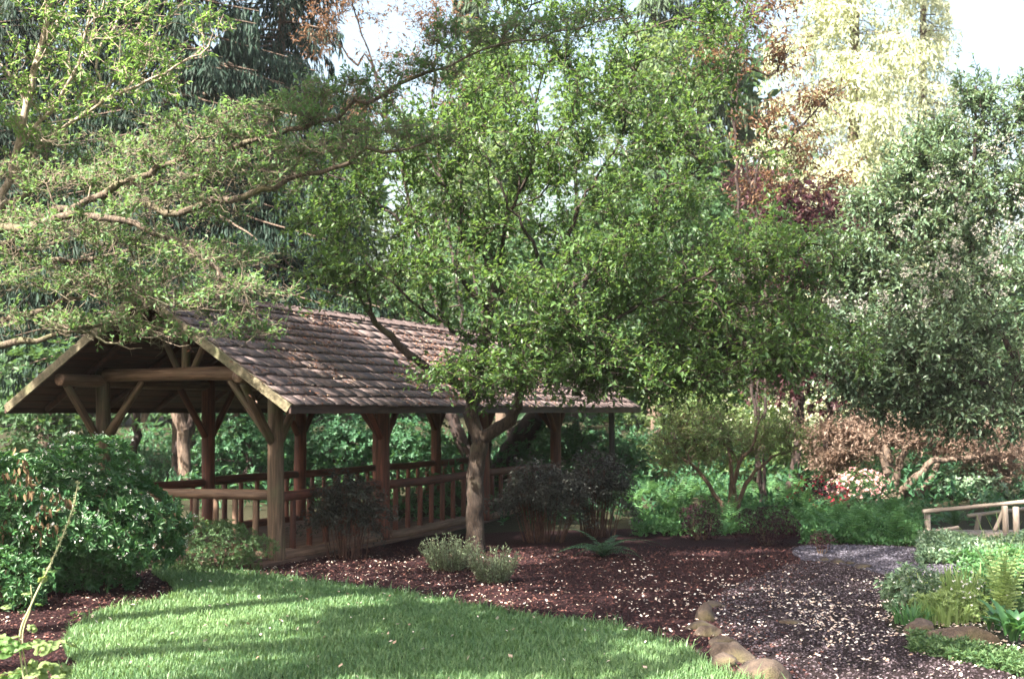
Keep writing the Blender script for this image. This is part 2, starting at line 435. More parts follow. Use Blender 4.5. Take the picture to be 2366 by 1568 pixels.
def shinglemat():
    m, nt, out = newmat('cedar_shake')
    v = coords(nt, (55, 3.0, 3.0), 'Object', True)
    g = noise_fac(nt, 1.0, 6, 0.7, v, 0.4)
    b = noise_fac(nt, 3.0, 5, 0.65, coords(nt, (1, 1, 1)))
    at = nt.nodes.new('ShaderNodeAttribute'); at.attribute_name = 'tint'
    oi = nt.nodes.new('ShaderNodeObjectInfo')
    c = ramp(nt, g, [(0.25, (0.052, 0.038, 0.038)), (0.5, (0.122, 0.096, 0.094)), (0.78, (0.24, 0.20, 0.195))])
    gr = ramp(nt, at.outputs['Fac'], [(0.0, (0.84, 0.81, 0.81)), (0.5, (0.97, 0.95, 0.95)), (1.0, (1.1, 1.07, 1.06))])
    c = mixc(nt, 1.0, c, gr, 'MULTIPLY')
    gr2 = ramp(nt, oi.outputs['Random'], [(0.0, (0.86, 0.83, 0.83)), (1.0, (1.1, 1.07, 1.06))])
    c = mixc(nt, 1.0, c, gr2, 'MULTIPLY')
    f = nt.nodes.new('ShaderNodeMapRange'); f.inputs[1].default_value = 0.56; f.inputs[2].default_value = 0.68; f.inputs[4].default_value = 0.75
    nt.links.new(b, f.inputs[0]); c = mixc(nt, f.outputs[0], c, (0.055, 0.026, 0.018))
    p = nd(nt, 'ShaderNodeBsdfPrincipled', Roughness=0.85); p.inputs['Specular IOR Level'].default_value = 0.25
    nt.links.new(c, p.inputs['Base Color']); nt.links.new(bump(nt, g, 0.35, 0.006), p.inputs['Normal'])
    nt.links.new(p.outputs[0], out.inputs[0]); return m
M_shake = shinglemat()
def rockmat(name, a, b, c3):
    m, nt, out = newmat(name)
    v = coords(nt)
    n1 = noise_fac(nt, 7, 8, 0.7, v, 0.3); n2 = noise_fac(nt, 2.2, 3, 0.5, v)
    c = ramp(nt, n1, [(0.3, a), (0.55, b), (0.8, c3)])
    f = nt.nodes.new('ShaderNodeMapRange'); f.inputs[1].default_value = 0.5; f.inputs[2].default_value = 0.7; nt.links.new(n2, f.inputs[0])
    c = mixc(nt, f.outputs[0], c, (0.10, 0.085, 0.04))
    p = nd(nt, 'ShaderNodeBsdfPrincipled', Roughness=0.9)
    nt.links.new(c, p.inputs['Base Color']); nt.links.new(bump(nt, n1, 1.0, 0.05), p.inputs['Normal'])
    nt.links.new(p.outputs[0], out.inputs[0]); return m
M_rock = rockmat('fieldstone', (0.032, 0.022, 0.018), (0.085, 0.060, 0.045), (0.19, 0.145, 0.105))
M_rockd = rockmat('dark_stone', (0.015, 0.011, 0.013), (0.040, 0.030, 0.032), (0.09, 0.07, 0.07))

# ---------------------------------------------------------------- the ground
def Gxy(pts): return np.array([G(px, py)[:2] for px, py in pts])
def smooth_poly(pts, k=6):
    pts = np.array(pts, float); n = len(pts); out = []
    for i in range(n):
        p0, p1, p2, p3 = pts[i - 1], pts[i], pts[(i + 1) % n], pts[(i + 2) % n]
        for j in range(k):
            t = j / k
            out.append(0.5 * ((2 * p1) + (-p0 + p2) * t + (2 * p0 - 5 * p1 + 4 * p2 - p3) * t * t + (-p0 + 3 * p1 - 3 * p2 + p3) * t ** 3))
    return np.array(out)
def inside(pt, poly):
    x, y = pt[:, 0], pt[:, 1]; c = np.zeros(len(pt), bool); n = len(poly)
    for i in range(n):
        x1, y1 = poly[i]; x2, y2 = poly[(i + 1) % n]
        if y1 == y2: continue
        k = ((y1 > y) != (y2 > y)) & (x < (x2 - x1) * (y - y1) / (y2 - y1) + x1)
        c ^= k
    return c
def edge_dist(pt, poly):
    best = np.full(len(pt), 1e9); n = len(poly)
    for i in range(n):
        a = poly[i]; b = poly[(i + 1) % n]; ab = b - a; L = max(ab @ ab, 1e-9)
        t = np.clip(((pt - a) @ ab) / L, 0, 1); d = np.linalg.norm(pt - (a + t[:, None] * ab), axis=1)
        best = np.minimum(best, d)
    return best

lawn_px = [(150, 1568), (148, 1490), (215, 1432), (320, 1402), (400, 1385), (385, 1350), (350, 1325), (420, 1312), (520, 1322), (640, 1338),
           (760, 1353), (900, 1372), (1100, 1405), (1250, 1430), (1400, 1450), (1530, 1483), (1620, 1525), (1690, 1568)]
LAWN = np.vstack([Gxy(lawn_px), [[2.6, 8.2], [3.1, 4.0], [2.0, -3.0], [-4.5, -3.0], [-5.0, 4.0], [-4.1, 8.0]]])
path_px = [(1800, 1568), (1700, 1490), (1655, 1430), (1650, 1385), (1700, 1350), (1790, 1318), (1850, 1290), (1835, 1266), (1900, 1258), (2080, 1262),
           (2200, 1275), (2240, 1310), (2140, 1345), (2065, 1380), (2045, 1430), (2090, 1468), (2230, 1520), (2400, 1575)]
PATH = np.vstack([Gxy(path_px), [[5.2, 8.2], [5.0, 3.0], [4.0, -3.0], [2.2, -3.0], [3.0, 5.0], [3.0, 9.0]]])

def sheet(name, mat, xs, ys, z0=0.0, amp=0.0, poly=None, kind='structure', f=(1.3, 1.1)):
    X, Y = np.meshgrid(xs, ys); Z = ground_z(X, Y) + z0
    if amp:
        Z = Z + amp * (np.sin(X * f[0] * 3 + 1) * np.sin(Y * f[1] * 3.3) + 0.6 * np.sin(X * 9.1 + Y * 3) * np.sin(Y * 8.3 - X * 2))
    nx, ny = len(xs), len(ys); v = np.stack([X.ravel(), Y.ravel(), Z.ravel()], 1)
    i, j = np.meshgrid(np.arange(nx - 1), np.arange(ny - 1)); a = (j * nx + i).ravel()
    q = np.stack([a, a + 1, a + 1 + nx, a + nx], 1)
    b = Buf(); b.add(v, q); o = b.obj(name, mat, smooth=True); o['kind'] = kind; return o
sheet('ground', M_forest, np.concatenate([[-400, -200, -100, -60], np.linspace(-40, 40, 120), [60, 100, 200, 400]]),
      np.concatenate([[-300, -100, -40], np.linspace(-20, 80, 140), [100, 200, 400]]), -0.012)

def poly_sheet(name, mat, poly, z, edge=0.05, n=(0.22)):
    """fan-filled sheet over a polygon, following the ground, with a slightly wavy rim"""
    import bmesh
    bm = bmesh.new(); pl = smooth_poly(poly, 5)
    rg = np.random.RandomState(5)
    pl = pl + rg.normal(0, edge * 0.35, pl.shape)
    vs = [bm.verts.new((x, y, 0)) for x, y in pl]
    f = bm.faces.new(vs)
    bmesh.ops.triangulate(bm, faces=[f])
    for _ in range(3):
        long = [e for e in bm.edges if e.calc_length() > 0.9]
        if not long: break
        bmesh.ops.subdivide_edges(bm, edges=long, cuts=1)
        bmesh.ops.triangulate(bm, faces=[g for g in bm.faces if len(g.verts) > 3])
    for v in bm.verts: v.co.z = float(ground_z(v.co.x, v.co.y)) + z
    bm.normal_update()
    for g in bm.faces:
        if g.normal.z < 0: g.normal_flip()
    me = bpy.data.meshes.new(name); bm.to_mesh(me); bm.free(); me.materials.append(mat)
    o = link(name, me); o['kind'] = 'structure'; return pl

bed_px = [(-300, 1600), (-300, 1345), (0, 1330), (330, 1320), (480, 1290), (620, 1255), (900, 1240), (1250, 1225), (1500, 1222), (1850, 1235), (1900, 1290), (1900, 1420), (1900, 1568)]
BED = np.vstack([Gxy(bed_px), [[3.4, 7], [-6, 7]]])
poly_sheet('mulch_bed', M_mulch, BED, 0.0)
LAWN_S = poly_sheet('lawn', M_turf, LAWN, 0.010)
PATH_S = poly_sheet('gravel_path', M_gravel, PATH, 0.006)

rg = np.random.RandomState(11)
# grass blades
def in_view(p, m=0.3):
    return (np.abs(p[:, 0]) < 0.4167 * p[:, 1] + m) & (p[:, 1] > 8.9)
cand = np.stack([rg.uniform(-6.5, 3.5, 420000), rg.uniform(9.2, 17.3, 420000)], 1)
cand = cand[in_view(cand)]; cand = cand[inside(cand, LAWN_S)]
keepn = rg.rand(len(cand)) < np.clip((15.5 / cand[:, 1]) ** 1.2 * 0.72, 0, 1); cand = cand[keepn][:100000]
N = len(cand); b = Buf()
ed = edge_dist(cand[:, :2], LAWN_S)
clump = 0.5 + 0.5 * np.sin(cand[:, 0] * 5.1 + 2 * np.sin(cand[:, 1] * 3)) * np.sin(cand[:, 1] * 6.3 + cand[:, 0] * 2)
h = rg.uniform(0.035, 0.085, N) * (0.8 + 0.35 * clump) * np.where(ed < 0.12, 1.25, 1); h = np.where(rg.rand(N) < np.where(ed < .15, .10, .012), h * 1.8, h)
az = rg.rand(N) * 2 * PI; lean = rg.uniform(0.1, 0.9, N) + 0.25 * clump
tx, ty = np.cos(az), np.sin(az); w = rg.uniform(0.0030, 0.0054, N) * (cand[:, 1] / 11)
base = np.stack([cand[:, 0], cand[:, 1], ground_z(cand[:, 0], cand[:, 1]) + 0.008], 1)
side = np.stack([-ty, tx, 0 * tx], 1) * w[:, None]
dirv = np.stack([tx, ty, 0 * tx], 1)
mid = base + np.stack([tx * lean * h * 0.3, ty * lean * h * 0.3, h * 0.6], 1)
top = base + np.stack([tx * lean * h, ty * lean * h, h * (1.05 - 0.25 * lean)], 1)
v = np.stack([base - side, base + side, mid + side * 0.8, mid - side * 0.8, top], 1)
off = (np.arange(N) * 5)[:, None]
b.add(v, np.array([[0, 1, 2, 3]]) + off, np.array([[3, 2, 4]]) + off, np.repeat(np.clip(0.2 + 0.35 * clump + 0.22 * np.sin(cand[:, 0] * 1.1 + 1.3 * np.sin(cand[:, 1] * .9)) + rg.normal(0, 0.28, N), 0, 1), 5))
o = b.obj('lawn_grass', M_grass); tag(o, 'bright green lawn grass in front of the pavilion', 'grass', kind='stuff')

# mulch chips, pebbles, petals
def chips(n, poly, ex, xr, yr, size, flat, name, mat, label, cat, zoff=0.0, tr=(0, 1), dens=None):
    c = np.stack([rg.uniform(*xr, n * 3), rg.uniform(*yr, n * 3)], 1)
    c = c[in_view(c)]; c = c[inside(c, poly)]
    for e in ex: c = c[~inside(c, e)]
    if dens is not None: c = c[rg.rand(len(c)) < dens(c)]
    c = c[:n]; N = len(c)
    s = rg.uniform(size[0], size[1], N); a = rg.rand(N) * 2 * PI; t = rg.normal(0, flat, (N, 2))
    u = nrm(np.stack([np.cos(a), np.sin(a), t[:, 0]], 1)); w2 = nrm(np.stack([-np.sin(a), np.cos(a), t[:, 1]], 1)); nn = np.cross(u, w2)
    ctr = np.stack([c[:, 0], c[:, 1], ground_z(c[:, 0], c[:, 1]) + zoff + s * 0.25], 1)
    return ctr, u, w2, nn, s
def add_chips(ctr, u, w2, nn, s, asp, name, mat, label, cat, tr, th=0.25):
    N = len(ctr); bb = Buf(); A = u * s[:, None] * 0.5; B = w2 * (s * asp)[:, None] * 0.5; C = nn * (s * th)[:, None]
    v = np.stack([ctr - A - B, ctr + A - B * 0.7, ctr + A * 0.8 + B, ctr - A + B * 0.8, ctr + C], 1)
    off = (np.arange(N) * 5)[:, None, None]
    bb.add(v, None, (np.array([[0, 1, 4], [1, 2, 4], [2, 3, 4], [3, 0, 4]])[None] + off).reshape(-1, 3), np.repeat(rg.uniform(tr[0], tr[1], N) ** 1.4, 5))
    o = bb.obj(name, mat); tag(o, label, cat, kind='stuff'); return o
far_px = [(1850, 1294), (1835, 1268), (1900, 1260), (2080, 1264), (2200, 1277), (2236, 1308), (2140, 1336), (2080, 1335), (2000, 1318), (1930, 1300)]
M_skytint = soilmat('gravel_sky_tint', (0.055, 0.050, 0.065), (0.10, 0.092, 0.118), (0.16, 0.152, 0.19), 40)  # paler gravel, with the blue of the sky light put into its colour
FAR_S = poly_sheet('far_gravel_path', M_skytint, Gxy(far_px), 0.010)
M_pebble_sky = attrmat('pebble_sky_tint', [(0, (0.055, 0.05, 0.065)), (0.6, (0.10, 0.092, 0.118)), (1, (0.17, 0.16, 0.20))])
def edge_mix(c):
    return (~inside(c, PATH_S)) | (edge_dist(c, PATH_S) < np.abs(rg.normal(0, .42, len(c))))
r_ = chips(27000, BED, [LAWN_S, FAR_S], (-7, 6.5), (9.3, 19.5), (0.012, 0.042), 0.45, '', None, '', '', 0.004, dens=lambda c: edge_mix(c) * 1.0)
add_chips(*r_, 0.45, 'mulch_chips', M_chip, 'dark red brown bark mulch chips covering the beds', 'mulch', (0, 1))
r_ = chips(20000, PATH_S, [FAR_S], (1.5, 9), (9.3, 20.5), (0.010, 0.026), 0.4, '', None, '', '', 0.006)
add_chips(*r_, 0.8, 'path_gravel', M_pebble, 'grey purple gravel covering the garden path', 'gravel', (0, 1), 0.4)
r_ = chips(7000, FAR_S, [], (1.5, 9), (15, 20.5), (0.016, 0.034), 0.4, '', None, '', '', 0.008)
add_chips(*r_, 0.8, 'far_path_gravel', M_pebble_sky, 'clean gravel with blue sky light painted in where the path bends away', 'gravel', (0, 1), 0.4)
def pet_d(c):
    # thickest over the path mouth and the bed right of the tree
    q = np.exp(-(((c[:, 0] - 4.1) / 1.5) ** 2 + ((c[:, 1] - 12.8) / 1.9) ** 2)) + 0.30 * np.exp(-(((c[:, 0] - 2.6) / 1.9) ** 2 + ((c[:, 1] - 14.5) / 2.4) ** 2)) + 0.03
    q = q + 0.25 * np.exp(-(((c[:, 0] - 4.6) / 2.0) ** 2 + ((c[:, 1] - 10.4) / 1.3) ** 2))
    return np.clip(q * np.clip(0.5 + 0.9 * np.sin(c[:, 0] * 5 + c[:, 1] * 3 + np.sin(c[:, 1] * 7)) * np.sin(c[:, 1] * 4 - c[:, 0] + np.sin(c[:, 0] * 6)), 0.06, 1), 0, 1)
allp = np.array([[-6, 9], [-6, 18.8], [7, 18.8], [7, 9.0]])
r_ = chips(12500, allp, [LAWN_S, FAR_S], (-6, 7), (9.3, 18.3), (0.013, 0.038), 0.35, '', None, '', '', 0.012, dens=pet_d)
add_chips(*r_, 0.75, 'fallen_petals', M_petal, 'pale fallen petals scattered over path and mulch', 'petals', (0.1, 1), 0.22)
r_ = chips(110, LAWN_S, [], (-6.5, 3.5), (9.6, 16.5), (0.018, 0.045), 0.6, '', None, '', '', 0.06)
add_chips(*r_, 0.7, 'lawn_petals', M_petal, 'a few pale petals caught on top of the lawn grass', 'petals', (0.0, 0.8), 0.2)
r_ = chips(900, BED, [LAWN_S], (-6.5, 0), (11, 18.3), (0.012, 0.035), 0.35, '', None, '', '', 0.012)
add_chips(*r_, 0.6, 'bed_petals', M_petal, 'small scattered petals on dark mulch left of the lawn', 'petals', (0.0, 0.8), 0.2)

# ---------------------------------------------------------------- the log pavilion
ANG = math.atan2(0.915, 0.4035)
OX, OY = -3.345, 17.40
pav = thing('log_pavilion', 'open log pavilion with shake roof and log railings behind the lawn', 'pavilion', (OX, OY, 0), ANG)
prg = np.random.RandomState(3)
def log_mesh(L, r0, r1, seed, sides=12, wob=0.008, cham=0.15):
    """a peeled log along +Z, slightly bent and knotty, ends chamfered"""
    rr = np.random.RandomState(seed); n = max(3, int(L / 0.18)); zs = np.linspace(0, L, n + 1)
    zs = np.concatenate([[0], [min(0.012, L * 0.1)], zs[1:-1], [L - min(0.012, L * 0.1)], [L]])
    k = len(zs); ph = rr.rand(4) * 6
    bend = np.stack([np.sin(zs * 1.3 + ph[0]) * wob, np.sin(zs * 1.1 + ph[1]) * wob], 1)
    b = Buf(); vs = []
    for i, z in enumerate(zs):
        r = r0 + (r1 - r0) * z / L
        if i in (0, k - 1): r *= (1 - cham)
        a = np.arange(sides) * 2 * PI / sides
        q = r * (1 + 0.035 * np.sin(2 * a + z * 2 + ph[2]) + 0.03 * np.sin(3 * a - z * 3 + ph[3]) + rr.normal(0, 0.008, sides))
        vs.append(np.stack([np.cos(a) * q + bend[i, 0], np.sin(a) * q + bend[i, 1], np.full(sides, z)], 1))
    vs.append(np.array([[bend[0, 0], bend[0, 1], 0], [bend[-1, 0], bend[-1, 1], L]]))
    V = np.concatenate(vs); q = []; t = []
    for i in range(k - 1):
        for j in range(sides):
            j2 = (j + 1) % sides; q.append([i * sides + j, i * sides + j2, (i + 1) * sides + j2, (i + 1) * sides + j])
    c0 = k * sides
    for j in range(sides):
        j2 = (j + 1) % sides; t.append([c0, j2, j]); t.append([c0 + 1, (k - 1) * sides + j, (k - 1) * sides + j2])
    b.add(V, q, t); return b.mesh('log', None, True)
LOGC = {}
def log(name, a, b, r0, r1=None, mat=None, parent=None, seed=None, sides=12, wob=0.008):
    a = Vector([float(x) for x in a]); b_ = Vector([float(x) for x in b]); L = (b_ - a).length; r1 = r1 or r0
    seed = prg.randint(9999) if seed is None else seed
    key = (round(L, 2), round(r0, 3), round(r1, 3), seed, sides, mat.name)
    if key not in LOGC:
        me = log_mesh(L, r0, r1, seed, sides, wob); me.materials.append(mat); LOGC[key] = me
    o = link(name, LOGC[key], parent, a)
    o.rotation_mode = 'QUATERNION'; o.rotation_quaternion = (b_ - a).to_track_quat('Z', 'Y'); return o
def box_mesh(name, sx, sy, sz, mat, seg=1, jit=0.0, bev=0.004, rr=prg):
    """board along X with bevelled edges"""
    import bmesh
    bm = bmesh.new(); bmesh.ops.create_cube(bm, size=1.0)
    for v in bm.verts: v.co = Vector((v.co.x * sx, v.co.y * sy, v.co.z * sz))
    if jit:
        for v in bm.verts: v.co += Vector(rr.normal(0, jit, 3))
    if bev: bmesh.ops.bevel(bm, geom=bm.edges[:], offset=bev, segments=1, affect='EDGES')
    me = bpy.data.meshes.new(name); bm.to_mesh(me); bm.free()
    if mat: me.materials.append(mat)
    return me
def board(name, c, size, mat, parent, rot=(0, 0, 0), jit=0.0, bev=0.004):
    o = link(name, box_mesh(name, *size, mat, jit=jit, bev=bev), parent, tuple(float(x) for x in c)); o.rotation_euler = rot; return o

RW = 3.14                                   # distance between the two rows of posts
EZ, RZ = 2.20, 3.80                         # roof underside at the eave / at the ridge
OV, FO, BE = 0.90, 0.98, 13.87              # overhangs, far end of the roof
HW = RW / 2 + OV
SL = (RZ - EZ) / HW; SA = math.atan(SL)
def roof_z(y): return RZ - abs(y - RW / 2) * SL
# floor: joists of log under boards, on a low slab
o = board('floor_slab', (6.6, RW / 2, 0.02), (14.3, RW + 0.35, 0.06), M_floor, pav)
n = 15
for i in range(n):
    w = (RW - 0.1) / n
    board('floor_board', (6.6, 0.05 + (i + 0.5) * w, 0.064), (14.1, w - 0.012, 0.022), M_floor, pav, jit=0.001)
post_r = [0.0, 3.04, 6.9, 10.7]; post_l = [0.0, 2.55, 5.35, 8.3, 11.0, 13.3]
PR = 0.117
for i, s in enumerate(post_r):
    log('post', (s, 0, -0.05), (s, 0, roof_z(0) - 0.02), PR * 1.04, PR * 0.95, M_log if i == 0 else M_cedar, pav, sides=16)
p_ = log('post', (13.35, -0.38, -0.05), (13.35, -0.38, roof_z(-0.38) - 0.02), 0.075, 0.07, M_pole, pav); p_['label'] = 'thin dark corner pole'
for i, s in enumerate(post_l):
    log('post', (s, RW, -0.05), (s, RW, roof_z(RW) - 0.02), PR * 1.02, PR * 0.93, M_log if i == 0 else M_cedar, pav, sides=16)
PZ = 2.62
for y in (0.0, RW):
    log('plate_log', (-0.90, y, PZ - 0.02 if y else PZ + 0.01), (13.6, y, PZ), 0.095, 0.08, M_beam, pav, sides=14, wob=0.012)
for i, s in enumerate((0.0, 3.04, 6.9, 10.7, 13.35)):
    log('tie_log', (s - 0.02, 0.06, PZ + 0.07), (s - 0.02, RW - 0.06, PZ + 0.07), 0.105, 0.095, M_beam if i == 0 else M_cedar, pav, sides=14)
    log('king_post', (s, RW / 2, PZ + 0.12), (s, RW / 2, RZ - 0.08), 0.065, 0.06, M_log, pav)
    for sg in (-1, 1):
        log('strut', (s, RW / 2 + sg * 0.14, PZ + 0.14), (s, RW / 2 + sg * 0.50, roof_z(RW / 2 + 0.5) - 0.05), 0.05, 0.045, M_log, pav)
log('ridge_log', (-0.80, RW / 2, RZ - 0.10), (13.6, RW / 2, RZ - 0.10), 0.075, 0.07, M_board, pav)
def brace(a, b, m=M_log, r=0.062): log('brace', a, b, r, r * 0.9, m, pav)
for y, posts in ((0.0, post_r), (RW, post_l)):
    for i, s in enumerate(posts):
        m = M_log if i == 0 else M_cedar
        brace((s - 0.09, y, 1.72), (s - 0.74, y, PZ - 0.09), m)
        brace((s + 0.09, y, 1.72), (s + 0.74, y, PZ - 0.09), m)
        sg = 1 if y == 0 else -1
        if s in post_r or s == 0: brace((s, y + sg * 0.09, 1.78), (s, y + sg * 0.78, PZ - 0.02), m, 0.058)
# rails, balusters, bottom logs
RZL = 0.95
def rail_run(a, b, n, mt, ml, top_r=0.075):
    a = np.array(a, float); b_ = np.array(b, float); u = (b_ - a) / np.linalg.norm(b_ - a)
    L = np.linalg.norm(b_ - a)
    log('rail', (*(a + u * 0.02), RZL), (*(b_ - u * 0.02), RZL), top_r, top_r * 0.92, mt, pav, sides=12, wob=0.012)
    log('bottom_log', (*(a + u * 0.05), 0.10), (*(b_ - u * 0.05), 0.10), 0.095, 0.09, ml, pav, sides=12, wob=0.012)
    for k in range(n):
        q = a + (b_ - a) * (k + 0.75) / (n + 0.5)
        log('baluster', (*q, 0.15), (*q, RZL - 0.05), 0.046, 0.043, mt, pav, seed=k % 4, sides=9, wob=0.004)
rail_run((0, 0.08), (0, RW - 0.08), 8, M_beam, M_beam)
rail_run((0.10, 0), (2.94, 0), 6, M_cedar, M_beam)
rail_run((3.14, 0), (6.8, 0), 8, M_cedar, M_beam)
rail_run((7.0, 0), (10.6, 0), 8, M_cedar, M_beam)
for a_, b_ in zip(post_l[:-1], post_l[1:]):
    rail_run((a_ + .1, RW), (b_ - .1, RW), max(4, int((b_ - a_) / 0.48)), M_cedar, M_cedar)
# roof: sheathing boards below, two slopes, shakes above
for sg in (-1, 1):
    nb = 16; wl_ = HW / math.cos(SA) / nb
    for i in range(nb):
        dd = (i + 0.5) * wl_ * math.cos(SA)
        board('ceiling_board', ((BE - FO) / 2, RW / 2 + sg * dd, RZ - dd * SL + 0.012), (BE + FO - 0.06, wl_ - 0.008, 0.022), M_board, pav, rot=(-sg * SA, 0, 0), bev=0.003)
for s in np.arange(-0.3, 13.6, 1.25):
    for sg in (-1, 1):
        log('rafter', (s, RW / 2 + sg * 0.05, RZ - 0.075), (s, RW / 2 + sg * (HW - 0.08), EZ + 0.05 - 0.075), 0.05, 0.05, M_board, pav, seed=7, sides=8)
TH = 0.026
for sg in (-1, 1):
    Ls = HW / math.cos(SA)
    for s, lab in ((-FO - 0.022, 0), (BE + 0.022, 1)):
        board('barge_board', (s, RW / 2 + sg * HW / 2, (RZ + EZ) / 2 - 0.01), (0.04, Ls + 0.02, 0.125), M_barge, pav, rot=(-sg * SA, 0, 0))
    board('fascia_board', ((BE - FO) / 2, RW / 2 + sg * (HW + 0.02), EZ - 0.02), (BE + FO + 0.06, 0.035, 0.12), M_fascia, pav)
srg = np.random.RandomState(21)
expo = 0.25; Ls = HW / math.cos(SA) + 0.06; nc = int(math.ceil(Ls / expo))
us_far = Buf(); us_near_rest = Buf()
def shake_geo(L, W, T0, T1, rr):
    """shake wedge: x along the building (width), y up the slope, butt at y=0; 8 verts, slightly uneven"""
    j = lambda s: rr.normal(0, s)
    v = np.array([[0, j(.012), 0], [W, j(.012), 0], [W, L, 0], [0, L, 0], [0, j(.012), T0 + j(.0015)], [W, j(.012), T0 + j(.0015)], [W, L, T1], [0, L, T1]])
    v[4, 1] = v[0, 1] + .004; v[5, 1] = v[1, 1] + .004
    return v
SQ = [[0, 3, 2, 1], [4, 5, 6, 7], [0, 1, 5, 4], [1, 2, 6, 5], [2, 3, 7, 6], [3, 0, 4, 7]]
pool = [shake_geo(0.34, 1.0, 0.028, 0.008, srg) for _ in range(14)]
pool_mesh = {}
def slope_mat(sg):
    # local axes of a slope: X = along building, Y = up the slope, Z = outwards
    up = Vector((0, -sg * math.cos(SA), math.sin(SA))); xx = Vector((1, 0, 0)) if sg < 0 else Vector((-1, 0, 0)); zz = xx.cross(up)
    return xx, up, zz
singles = 0
cands = []
for sg in (-1, 1):
    xx, up, zz = slope_mat(sg)
    e0 = Vector((-FO if sg < 0 else BE, RW / 2 + sg * (HW + 0.03), EZ - 0.03 * SL)) + zz * 0.026
    length = BE + FO
    for c in range(nc):
        x = -srg.rand() * 0.1
        while x < length - 0.02:
            w = srg.choice([0.16, 0.20, 0.25, 0.30, 0.36, 0.43, 0.50], p=[.1, .15, .2, .2, .15, .12, .08]) * srg.uniform(0.95, 1.05)
            x0 = max(x, 0); x1 = min(x + w - 0.004, length)
            if x1 - x0 > 0.03:
                yy = c * expo + srg.normal(0, 0.014)
                Lk = 0.34 if yy + 0.34 < Ls else max(0.08, Ls - yy)
                cands.append((sg, c, x0, x1 - x0, yy, Lk, srg.randint(14), srg.normal(0, 0.008), srg.rand()))
            x += w
xxn, upn, zzn = slope_mat(-1)
def shake_world(cd):
    sg, c, x0, w, yy, Lk, k, lift, tt = cd
    xx, up, zz = slope_mat(sg)
    e0 = Vector((-FO if sg < 0 else BE, RW / 2 + sg * (HW + 0.03), EZ - 0.03 * SL)) + zz * 0.026
    return xx, up, zz, e0 + xx * x0 + up * yy + zz * (0.004 + 0.010)
near = sorted([c for c in cands if c[0] < 0], key=lambda c: (c[2] + c[4] * 0.35))
for i, cd in enumerate(near):
    sg, c, x0, w, yy, Lk, k, lift, tt = cd
    xx, up, zz, org = shake_world(cd)
    tilt = 0.045 + abs(lift) * 0.35
    up2 = (up * math.cos(tilt) - zz * math.sin(tilt)).normalized(); z2 = xx.cross(up2)
    org = org + zz * 0.018
    if i < 298:
        wk = round(w / 0.03) * 0.03 or 0.03
        key = (k % 5, round(wk, 2), round(Lk, 2))
        if key not in pool_mesh:
            v = pool[k % 5] * np.array([w, 1, 1]); v[:, 1] *= Lk / 0.34
            bb = Buf(); bb.add(v, SQ, None, 0.5); pool_mesh[key] = (bb.mesh('shingle', M_shake), w)
        me, w0 = pool_mesh[key]
        o = link('shingle', me, pav)
        o.matrix_local = Matrix(((xx.x, up2.x, z2.x, org.x), (xx.y, up2.y, z2.y, org.y), (xx.z, up2.z, z2.z, org.z), (0, 0, 0, 1))) @ Matrix.Diagonal((w / w0, 1, 1, 1))
    else:
        v = pool[k] * np.array([w, Lk / 0.34, 1])
        V = np.array(org)[None] + v[:, 0:1] * np.array(xx) + v[:, 1:2] * np.array(up2) + v[:, 2:3] * np.array(z2)
        us_near_rest.add(V, SQ, None, tt)
for cd in [c for c in cands if c[0] > 0]:
    sg, c, x0, w, yy, Lk, k, lift, tt = cd
    xx, up, zz, org = shake_world(cd); org = org + zz * 0.018
    up2 = (up * math.cos(.055) - zz * math.sin(.055)).normalized(); z2 = xx.cross(up2)
    v = pool[k] * np.array([w, Lk / 0.34, 1])
    V = np.array(org)[None] + v[:, 0:1] * np.array(xx) + v[:, 1:2] * np.array(up2) + v[:, 2:3] * np.array(z2)
    us_far.add(V, SQ, None, tt)
for bb, nm in ((us_near_rest, 'shingle_field'), (us_far, 'shingle_field')):
    o = bb.obj(nm, M_shake, pav, origin=(0, 0, 0)); o['kind'] = 'stuff'
for s in np.arange(-FO, BE - 0.1, 0.42):
    for sg in (-1, 1):
        board('ridge_cap', (s + 0.22, RW / 2 + sg * 0.085, RZ + 0.055), (0.46, 0.20, 0.022), M_shake, pav, rot=(-sg * SA, 0.035, 0), jit=0.002)
# litter of needles and twigs lying on the near slope
lb = Buf(); N = 9000
xs = np.clip(srg.normal(5.2, 3.2, N), -0.8, 13.5); ys = srg.rand(N) ** 0.9 * (Ls - 0.1)
clumpf = np.sin(xs * 2.1 + ys) * np.sin(ys * 3 + xs * .7) + 0.5 * np.exp(-((xs - 6.2) / 1.6) ** 2 - ((ys - 0.9) / .7) ** 2) * 4
k = clumpf + srg.normal(0, .35, N) > 0.25; xs, ys = xs[k], ys[k]
e0 = Vector((-FO, RW / 2 - (HW + 0.03), EZ - 0.03 * SL)) + zzn * 0.026
pos = np.array(e0)[None] + xs[:, None] * np.array(xxn) + ys[:, None] * np.array(upn) + np.array(zzn) * 0.062
dd = nrm(srg.normal(size=(len(xs), 3))); dd = dd - (dd @ np.array(zzn))[:, None] * np.array(zzn) * 0.8
put_leaves(lb, pos, dd, np.tile(np.array(zzn), (len(xs), 1)) + srg.normal(0, .3, (len(xs), 3)), srg.uniform(.025, .07, len(xs)), .45, srg.rand(len(xs)))
M_litter = attrmat('roof_litter_leaf', [(0, (0.07, 0.03, 0.018)), (0.7, (0.17, 0.075, 0.045)), (1, (0.42, 0.33, 0.26))])
o = lb.obj('leaf_litter', M_litter, None, origin=(0, 0, 0)); o.matrix_world = pav.matrix_basis.copy()
bpy.context.view_layer.update(); o.matrix_world = pav.matrix_world.copy()
tag(o, 'dead leaves and needles lying on the pavilion roof', 'leaf litter', kind='stuff')
